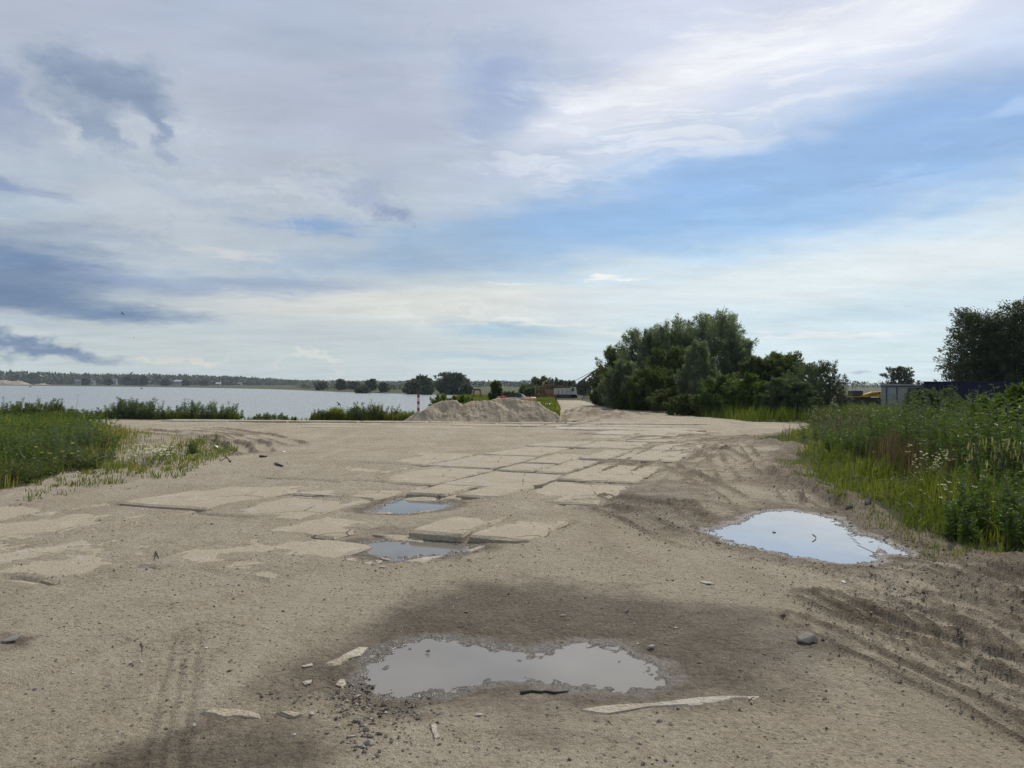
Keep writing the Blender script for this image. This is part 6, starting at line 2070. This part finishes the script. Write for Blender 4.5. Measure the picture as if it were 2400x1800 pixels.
# ------------------------------------------------------------------ birds
M_BIRD = simple_mat('dark plumage', (0.012, 0.013, 0.018), (0.02, 0.02, 0.025), 20, 0.7)
def bird(px, py, D, span, rot, lab):
    p = A(px, py, D)
    o = empty('swallow', p)
    o.rotation_euler = rot
    L = span * 0.5
    MB().tube([(0, -L * .55, 0), (0, -L * .42, 0), (0, -L * .1, 0), (0, L * .25, 0), (0, L * .42, 0.01), (0, L * .52, 0)], [0.002, L * .10, L * .13, L * .10, L * .08, 0.002], 8).build('body', M_BIRD, o, True)
    for s in (-1, 1):
        MB().add([(s * L * .08, L * .25, 0), (s * L * .55, L * .22, L * .18), (s * L, -L * .25, L * .12), (s * L * .5, -L * .02, L * .14), (s * L * .08, -L * .12, 0),
                  (s * L * .08, L * .25, -.006), (s * L * .55, L * .22, L * .18 - .006), (s * L * .5, -L * .02, L * .14 - .006), (s * L * .08, -L * .12, -.006)],
                 [(0, 1, 3, 4), (1, 2, 3), (5, 6, 7, 8), (6, 2, 7)]).build('wing', M_BIRD, o)
    MB().add([(0, -L * .4, 0), (L * .16, -L * .95, 0), (0, -L * .6, 0), (-L * .16, -L * .95, 0), (0, -L * .4, -.006), (L * .16, -L * .95, -.006), (0, -L * .6, -.006), (-L * .16, -L * .95, -.006)],
             [(0, 1, 2), (0, 2, 3), (4, 5, 6), (4, 6, 7)]).build('tail', M_BIRD, o)
    tag(o, lab, 'bird', 'swallows in flight')
bird(287, 735, 42, 0.30, (0.9, 0.9, 0.5), 'dark swallow in the sky before the low rain cloud')
bird(313, 791, 60, 0.26, (0.2, 0.2, 1.2), 'smaller swallow lower in the sky at left')
bird(794, 947.5, 30, 0.26, (1.1, 0.8, 0.2), 'swallow skimming over the lake above the yellow-green tussock')

# ------------------------------------------------------------------ stones, sticks and litter
def mat_stone(name, a, b):
    t = NT(name)
    v = t.coord('Object')
    n = t.noise(9, 5, 0.65, v)
    f = t.noise(60, 3, 0.7, v)
    col = t.mix(t.rng(n, 0.35, 0.65), a, b)
    col = t.mix(t.rng(f, 0.55, 0.7, 0, 0.5), col, tuple(c * 0.5 for c in b))
    return t.done(t.principled(col, 0.85, 0, t.bump(t.math('ADD', n, t.math('MULTIPLY', f, .4)), 0.7, 0.012)))


M_STONE = mat_stone('grey stone', (0.20, 0.18, 0.155), (0.13, 0.118, 0.10))
M_STONE2 = mat_stone('pale concrete rubble', (0.36, 0.335, 0.29), (0.27, 0.245, 0.205))


def rock_mesh(seed, size, jag=0.3):
    import bmesh
    rs_ = np.random.RandomState(seed)
    bm = bmesh.new()
    pts = unit(rs_.normal(size=(16, 3))) * rs_.uniform(1 - jag, 1, (16, 1)) * np.array(size) / 2
    for q in pts:
        bm.verts.new(q)
    r = bmesh.ops.convex_hull(bm, input=bm.verts[:])
    bmesh.ops.delete(bm, geom=[v for v in bm.verts if not v.link_faces], context='VERTS')
    bmesh.ops.bevel(bm, geom=bm.edges[:], offset=min(size) * 0.05, segments=1, affect='EDGES')
    me = bpy.data.meshes.new('stone')
    bm.to_mesh(me); bm.free()
    return me


GST = 'loose stones on the yard'
for k, (px, py, s, m, lab, nm) in enumerate([
    (1888, 1502, (0.20, 0.12, 0.075), M_STONE, 'dark angular stone right of the big damp patch', 'stone'),
    (1525, 1516, (0.075, 0.05, 0.045), M_STONE2, 'pale lump of concrete above the right end of the near puddle', 'concrete_lump'),
    (1320, 1442, (0.055, 0.045, 0.03), M_STONE2, 'small stone on the damp ground above the near puddle', 'stone'),
    (1470, 1436, (0.06, 0.04, 0.035), M_STONE, 'small dark stone on the damp ground toward the right', 'stone'),
    (857, 1578, (0.040, 0.035, 0.03), M_STONE2, 'pale pebble at the left tip of the near puddle', 'stone'),
    (862, 1744, (0.045, 0.035, 0.035), M_STONE, 'grey stone with a dark hollow at the bottom of the picture', 'stone'),
    (1540, 1668, (0.02, 0.018, 0.016), M_STONE, 'little dark pebble below the pale slab edge, the left one', 'stone'),
    (1590, 1660, (0.03, 0.022, 0.02), M_STONE, 'little dark pebble on the pale slab edge, the right one', 'stone'),
    (1530, 1782, (0.022, 0.018, 0.014), M_STONE2, 'white pebble at the bottom edge right of the middle', 'stone'),
    (1508, 1784, (0.03, 0.025, 0.02), M_STONE, 'grey pebble next to the white pebble at the bottom edge', 'stone'),
    (1003, 1520, (0.035, 0.022, 0.028), M_STONE, 'pebble standing in the left half of the near puddle', 'stone'),
    (1083, 1514, (0.03, 0.02, 0.02), M_STONE, 'dark bit sticking out of the near puddle left of its middle', 'stone'),
    (944, 1262, (0.10, 0.06, 0.05), M_STONE2, 'pale cobble under the raised slab edge', 'stone'),
    (25, 1508, (0.16, 0.08, 0.05), M_STONE, 'dark stone in the hollow at the left edge', 'stone'),
    (2035, 1196, (0.16, 0.14, 0.14), M_STONE, 'clod of mud on the berm below the bright grass', 'mud_clod'),
    (1990, 1195, (0.14, 0.10, 0.08), M_STONE, 'smaller clod of mud left of the big clod on the berm', 'mud_clod'),
    (688, 1716, (0.03, 0.025, 0.02), M_STONE2, 'pale pebble on the dark damp patch at bottom left', 'stone'),
    (285, 1715, (0.035, 0.03, 0.015), M_STONE2, 'flat pebble above the bottom-left damp patch', 'stone'),
]):
    x, y = G(px, py)
    o = link(nm, rock_mesh(500 + k, s), m)
    o.location = (x, y, gz(x, y) + s[2] * 0.22 + (0.03 if 'puddle' in lab and 'in the' in lab else 0))
    o.rotation_euler = (0.1, -0.12, 0.3 * (k % 5))
    tag(o, lab, 'stone', GST)

def stick(pts, r, lab, mat=M_BARK, nm='stick'):
    W_ = [Vector((*G(*q), 0)) for q in pts]
    for w in W_:
        w.z = gz(w.x, w.y) + r * 0.9
    c = W_[0].copy()
    mb = MB().tube([w - c for w in W_], [r] + [r * 0.9] * (len(W_) - 2) + [r * 0.5], 7)
    o = mb.build(nm, mat, None, True)
    o.location = c
    tag(o, lab, 'stick', 'sticks on the yard')
    return o
M_STICK = simple_mat('wet dark wood', (0.022, 0.016, 0.012), (0.04, 0.03, 0.022), 30, 0.7)
M_PALESTICK = simple_mat('pale dry wood', (0.34, 0.29, 0.21), (0.26, 0.21, 0.15), 30, 0.7)
stick([(1220, 1623), (1245, 1618), (1268, 1619), (1276, 1614), (1300, 1617), (1333, 1613)], 0.0085, 'dark crooked stick just below the near puddle', M_STICK)
stick([(812, 1728), (834, 1724)], 0.006, 'short pale stick at the bottom below the rubble', M_PALESTICK)
stick([(645, 1091), (655, 1095), (663, 1098)], 0.025, 'dark stick on the sand at left of the slabs', M_STICK)
stick([(608, 1074), (626, 1074)], 0.03, 'short dark stick on the sand right of the left grass', M_STICK)
stick([(560, 1040), (540, 1086), (532, 1078), (515, 1086)], 0.012, 'branching dry twig beside the left sparse grass', M_STICK)
stick([(1755, 1640 - 0), (1762, 1632), (1768, 1630)], 0.003, 'thin twig at the right end of the pale slab edge', M_STICK)
stick([(330, 1505), (334, 1515), (332, 1525)], 0.004, 'tiny twig on the sand at left', M_STICK)
stick([(365, 1300), (372, 1312)], 0.01, 'small dark twig on a slab joint at left', M_STICK)
stick([(1905, 1245), (1912, 1250), (1912, 1256), (1904, 1262)], 0.006, 'curved twig floating in the large bright puddle', M_STICK, 'twig')
bpy.data.objects['twig'].location.z = -0.036
stick([(1812, 1240), (1818, 1241)], 0.012, 'dark bit floating in the large bright puddle', M_STICK, 'wood_chip')
bpy.data.objects['wood_chip'].location.z = -0.036
# litter
M_LIT = simple_mat('white litter', (0.60, 0.59, 0.55), (0.52, 0.5, 0.46), 30, 0.6)
def litter(px, py, s, lab, nm='paper_scrap', mat=M_LIT):
    x, y = G(px, py)
    a, b, c = s
    mb = MB().add([(-a, -b, 0.002), (0, -b * 1.2, c), (a, -b * .6, 0.004), (a * .8, b, c * .6), (-a * .2, b * .8, 0.003), (-a * .9, b * .5, c * .7),
                   (-a, -b, 0.0), (0, -b * 1.2, c * .8), (a, -b * .6, 0.0), (a * .8, b, c * .4), (-a * .2, b * .8, 0.0), (-a * .9, b * .5, c * .5)],
                  [(0, 1, 4, 5), (1, 2, 3, 4), (11, 10, 7, 6), (10, 9, 8, 7), (0, 6, 7, 1), (1, 7, 8, 2), (2, 8, 9, 3), (3, 9, 10, 4), (4, 10, 11, 5), (5, 11, 6, 0)])
    o = mb.build(nm, mat)
    o.location = (x, y, gz(x, y) + 0.004)
    o.rotation_euler = (0, 0, px * 0.1)
    tag(o, lab, 'litter', 'scraps of litter on the yard')
litter(504, 1053, (0.08, 0.05, 0.08), 'white scrap in the sparse grass at left')
litter(182, 1110, (0.025, 0.02, 0.02), 'tiny white scrap at the front of the left weeds')
litter(1655, 1370, (0.05, 0.03, 0.012), 'pale flat flake on the sand above the big damp patch', 'flake', M_STONE2)
litter(1931, 1184, (0.02, 0.015, 0.02), 'white scrap on the rut above the large bright puddle')
litter(1978, 1370, (0.022, 0.015, 0.02), 'white scrap in the ruts below the large bright puddle')
litter(484, 1520, (0.008, 0.006, 0.01), 'tiny white butt on the sand at lower left')
litter(455, 1700, (0.010, 0.008, 0.012), 'white chip on the damp patch at bottom left')
litter(2238, 1417, (0.035, 0.008, 0.01), 'narrow pale chip in the ruts at right', 'wood_chip', M_PALESTICK)
litter(1886, 1122, (0.02, 0.012, 0.03), 'white scrap on the mud below the right-hand grass tip')
litter(666, 1061, (0.05, 0.03, 0.03), 'pale scrap on the churned sand right of the left grass')

# pebbles and crumbs by the hundred: one mass
def pebbles(name, label, xs, ys, sz, mat, seed, sink=0.25):
    rs_ = np.random.RandomState(seed)
    n = len(xs)
    z = hz(xs, ys)
    o8 = np.array([(1, 0, 0), (0, 1, 0), (-1, 0, 0), (0, -1, 0), (0, 0, 1), (0, 0, -1)], float)
    f8 = np.array([(0, 1, 4), (1, 2, 4), (2, 3, 4), (3, 0, 4), (1, 0, 5), (2, 1, 5), (3, 2, 5), (0, 3, 5)])
    a = rs_.uniform(0, 6.28, n); ca, sa = np.cos(a), np.sin(a)
    S = np.stack([sz * rs_.uniform(0.6, 1.3, n), sz * rs_.uniform(0.5, 1.0, n), sz * rs_.uniform(0.3, 0.65, n)], 1)
    V0 = o8[None] * S[:, None, :] * rs_.uniform(0.7, 1.25, (n, 6, 1)) + rs_.normal(0, 0.12, (n, 6, 3)) * sz[:, None, None]
    V1 = np.stack([V0[..., 0] * ca[:, None] - V0[..., 1] * sa[:, None], V0[..., 0] * sa[:, None] + V0[..., 1] * ca[:, None], V0[..., 2]], -1)
    V1 = V1 + np.stack([xs, ys, z + sz * (0.5 - sink)], 1)[:, None, :]
    F = f8[None] + (np.arange(n) * 6)[:, None, None]
    o = link(name, np_mesh(name, V1.reshape(-1, 3), F.reshape(-1, 3), {'rnd': np.repeat(rs_.uniform(0, 1, n), 6)}), mat)
    tag(o, label, kind='stuff')


def mat_pebble(name, stops):
    t = NT(name)
    col = t.ramp(t.attr('rnd'), stops)
    n = t.noise(80, 3, 0.6, t.coord('Object'))
    return t.done(t.principled(t.mix(t.rng(n, .4, .7, 0, .5), col, (0.08, 0.068, 0.05)), 0.85))


M_PEB = mat_pebble('gravel', [(0, (0.06, 0.05, 0.042)), (0.45, (0.13, 0.108, 0.085)), (0.8, (0.24, 0.205, 0.16)), (1, (0.42, 0.39, 0.34))])
M_CLOD = mat_pebble('mud crumbs', [(0, (0.10, 0.08, 0.058)), (0.6, (0.17, 0.138, 0.10)), (1, (0.25, 0.205, 0.152))])
rs = np.random.RandomState(9)
n = 9000
yy = np.exp(rs.uniform(math.log(2.6), math.log(16), n)); xx = rs.uniform(-0.72, 0.62, n) * yy
k = (sdpoly(xx, yy, RIGHT_VEG) < -0.3) & (sdpoly(xx, yy, LEFT_VEG) < -0.2) & (rs.uniform(0, 1, n) < 0.15 + 1.1 * np.clip(0.3 + fbm(xx / 1.1, yy / 1.1, 3, 91), 0, 1))
for poly, zw, dep in PUDDLES.values():
    k &= sdpoly(xx, yy, poly) < -0.03
xx, yy = xx[k], yy[k]
pebbles('gravel', 'small stones and grit scattered over the yard', xx, yy, 0.0022 * yy ** 0.35 * np.minimum(np.exp(rs.normal(0.45, 0.5, len(xx))), 4.0), M_PEB, 3)
# rubble trail at the left tip of the near puddle, down to the bottom edge
pts = []
for (px, py, sx, sy, m_) in [(825, 1635, 35, 22, 110), (840, 1615, 30, 12, 60), (870, 1680, 60, 25, 110), (850, 1745, 25, 25, 60), (930, 1670, 70, 25, 110), (700, 1640, 60, 30, 50), (900, 1340, 80, 25, 80), (1020, 1310, 60, 14, 70)]:
    for _ in range(m_):
        pts.append(G(px + rs.normal(0, sx), py + rs.normal(0, sy)))
pts = np.array(pts)
pebbles('rubble', 'trail of broken pale rubble from the near puddle\'s left tip', pts[:, 0], pts[:, 1], np.minimum(np.exp(rs.normal(-4.75, 0.4, len(pts))), 0.018), M_PEB, 4, 0.2)
# clods thrown up along the ruts
cx_, cy_ = [], []
for path, w, dep, rid in RUTS[:16]:
    for (a, b) in zip(path[:-1], path[1:]):
        ln = math.hypot(b[0] - a[0], b[1] - a[1])
        m_ = int(ln * 130 / max(1, 0.12 * a[1]))
        f = rs.uniform(0, 1, m_)
        side = rs.choice((-1, 1), m_) * np.abs(rs.normal(1.7 * w, 0.7 * w, m_))
        nx, ny = -(b[1] - a[1]) / ln, (b[0] - a[0]) / ln
        cx_.append(a[0] + (b[0] - a[0]) * f + nx * side); cy_.append(a[1] + (b[1] - a[1]) * f + ny * side)
cx_, cy_ = np.concatenate(cx_), np.concatenate(cy_)
e = rs.normal(0, 0.3, 1500)
i = rs.randint(2, 9, 1500); f = rs.uniform(0, 1, 1500)
rvp = np.array(RIGHT_VEG)
bx = rvp[i, 0] + (rvp[i + 1, 0] - rvp[i, 0]) * f - np.abs(e) ; by = rvp[i, 1] + (rvp[i + 1, 1] - rvp[i, 1]) * f
cx_ = np.concatenate([cx_, bx]); cy_ = np.concatenate([cy_, by])
k = (np.abs(cx_) < 0.75 * cy_ + 1)
for poly, zw, dep in PUDDLES.values():
    k &= sdpoly(cx_, cy_, poly) < -0.02
cx_, cy_ = cx_[k], cy_[k]
pebbles('mud_crumbs', 'crumbs and clods of mud thrown up along the wheel ruts', cx_, cy_, np.minimum(np.exp(rs.normal(-4.9, 0.5, len(cx_))), 0.022), M_CLOD, 6, 0.15)

# ------------------------------------------------------------------ haze
def build_haze():
    t = NT('thin summer haze')
    pv = t.N('ShaderNodeVolumePrincipled')
    pv.inputs['Color'].default_value = (0.72, 0.83, 0.98, 1)
    pv.inputs['Density'].default_value = HAZE
    pv.inputs['Anisotropy'].default_value = 0.2
    t.L(pv.outputs[0], t.out.inputs['Volume'])
    o = MB().box((0, 1240, 18.0), (7000, 2560, 43.0)).build('haze', t.m)
    tag(o, 'thin pale haze in the air over the whole place', kind='stuff')
    return o


HAZE = 0.0001
USE_HAZE = True
if USE_HAZE:
    build_haze()
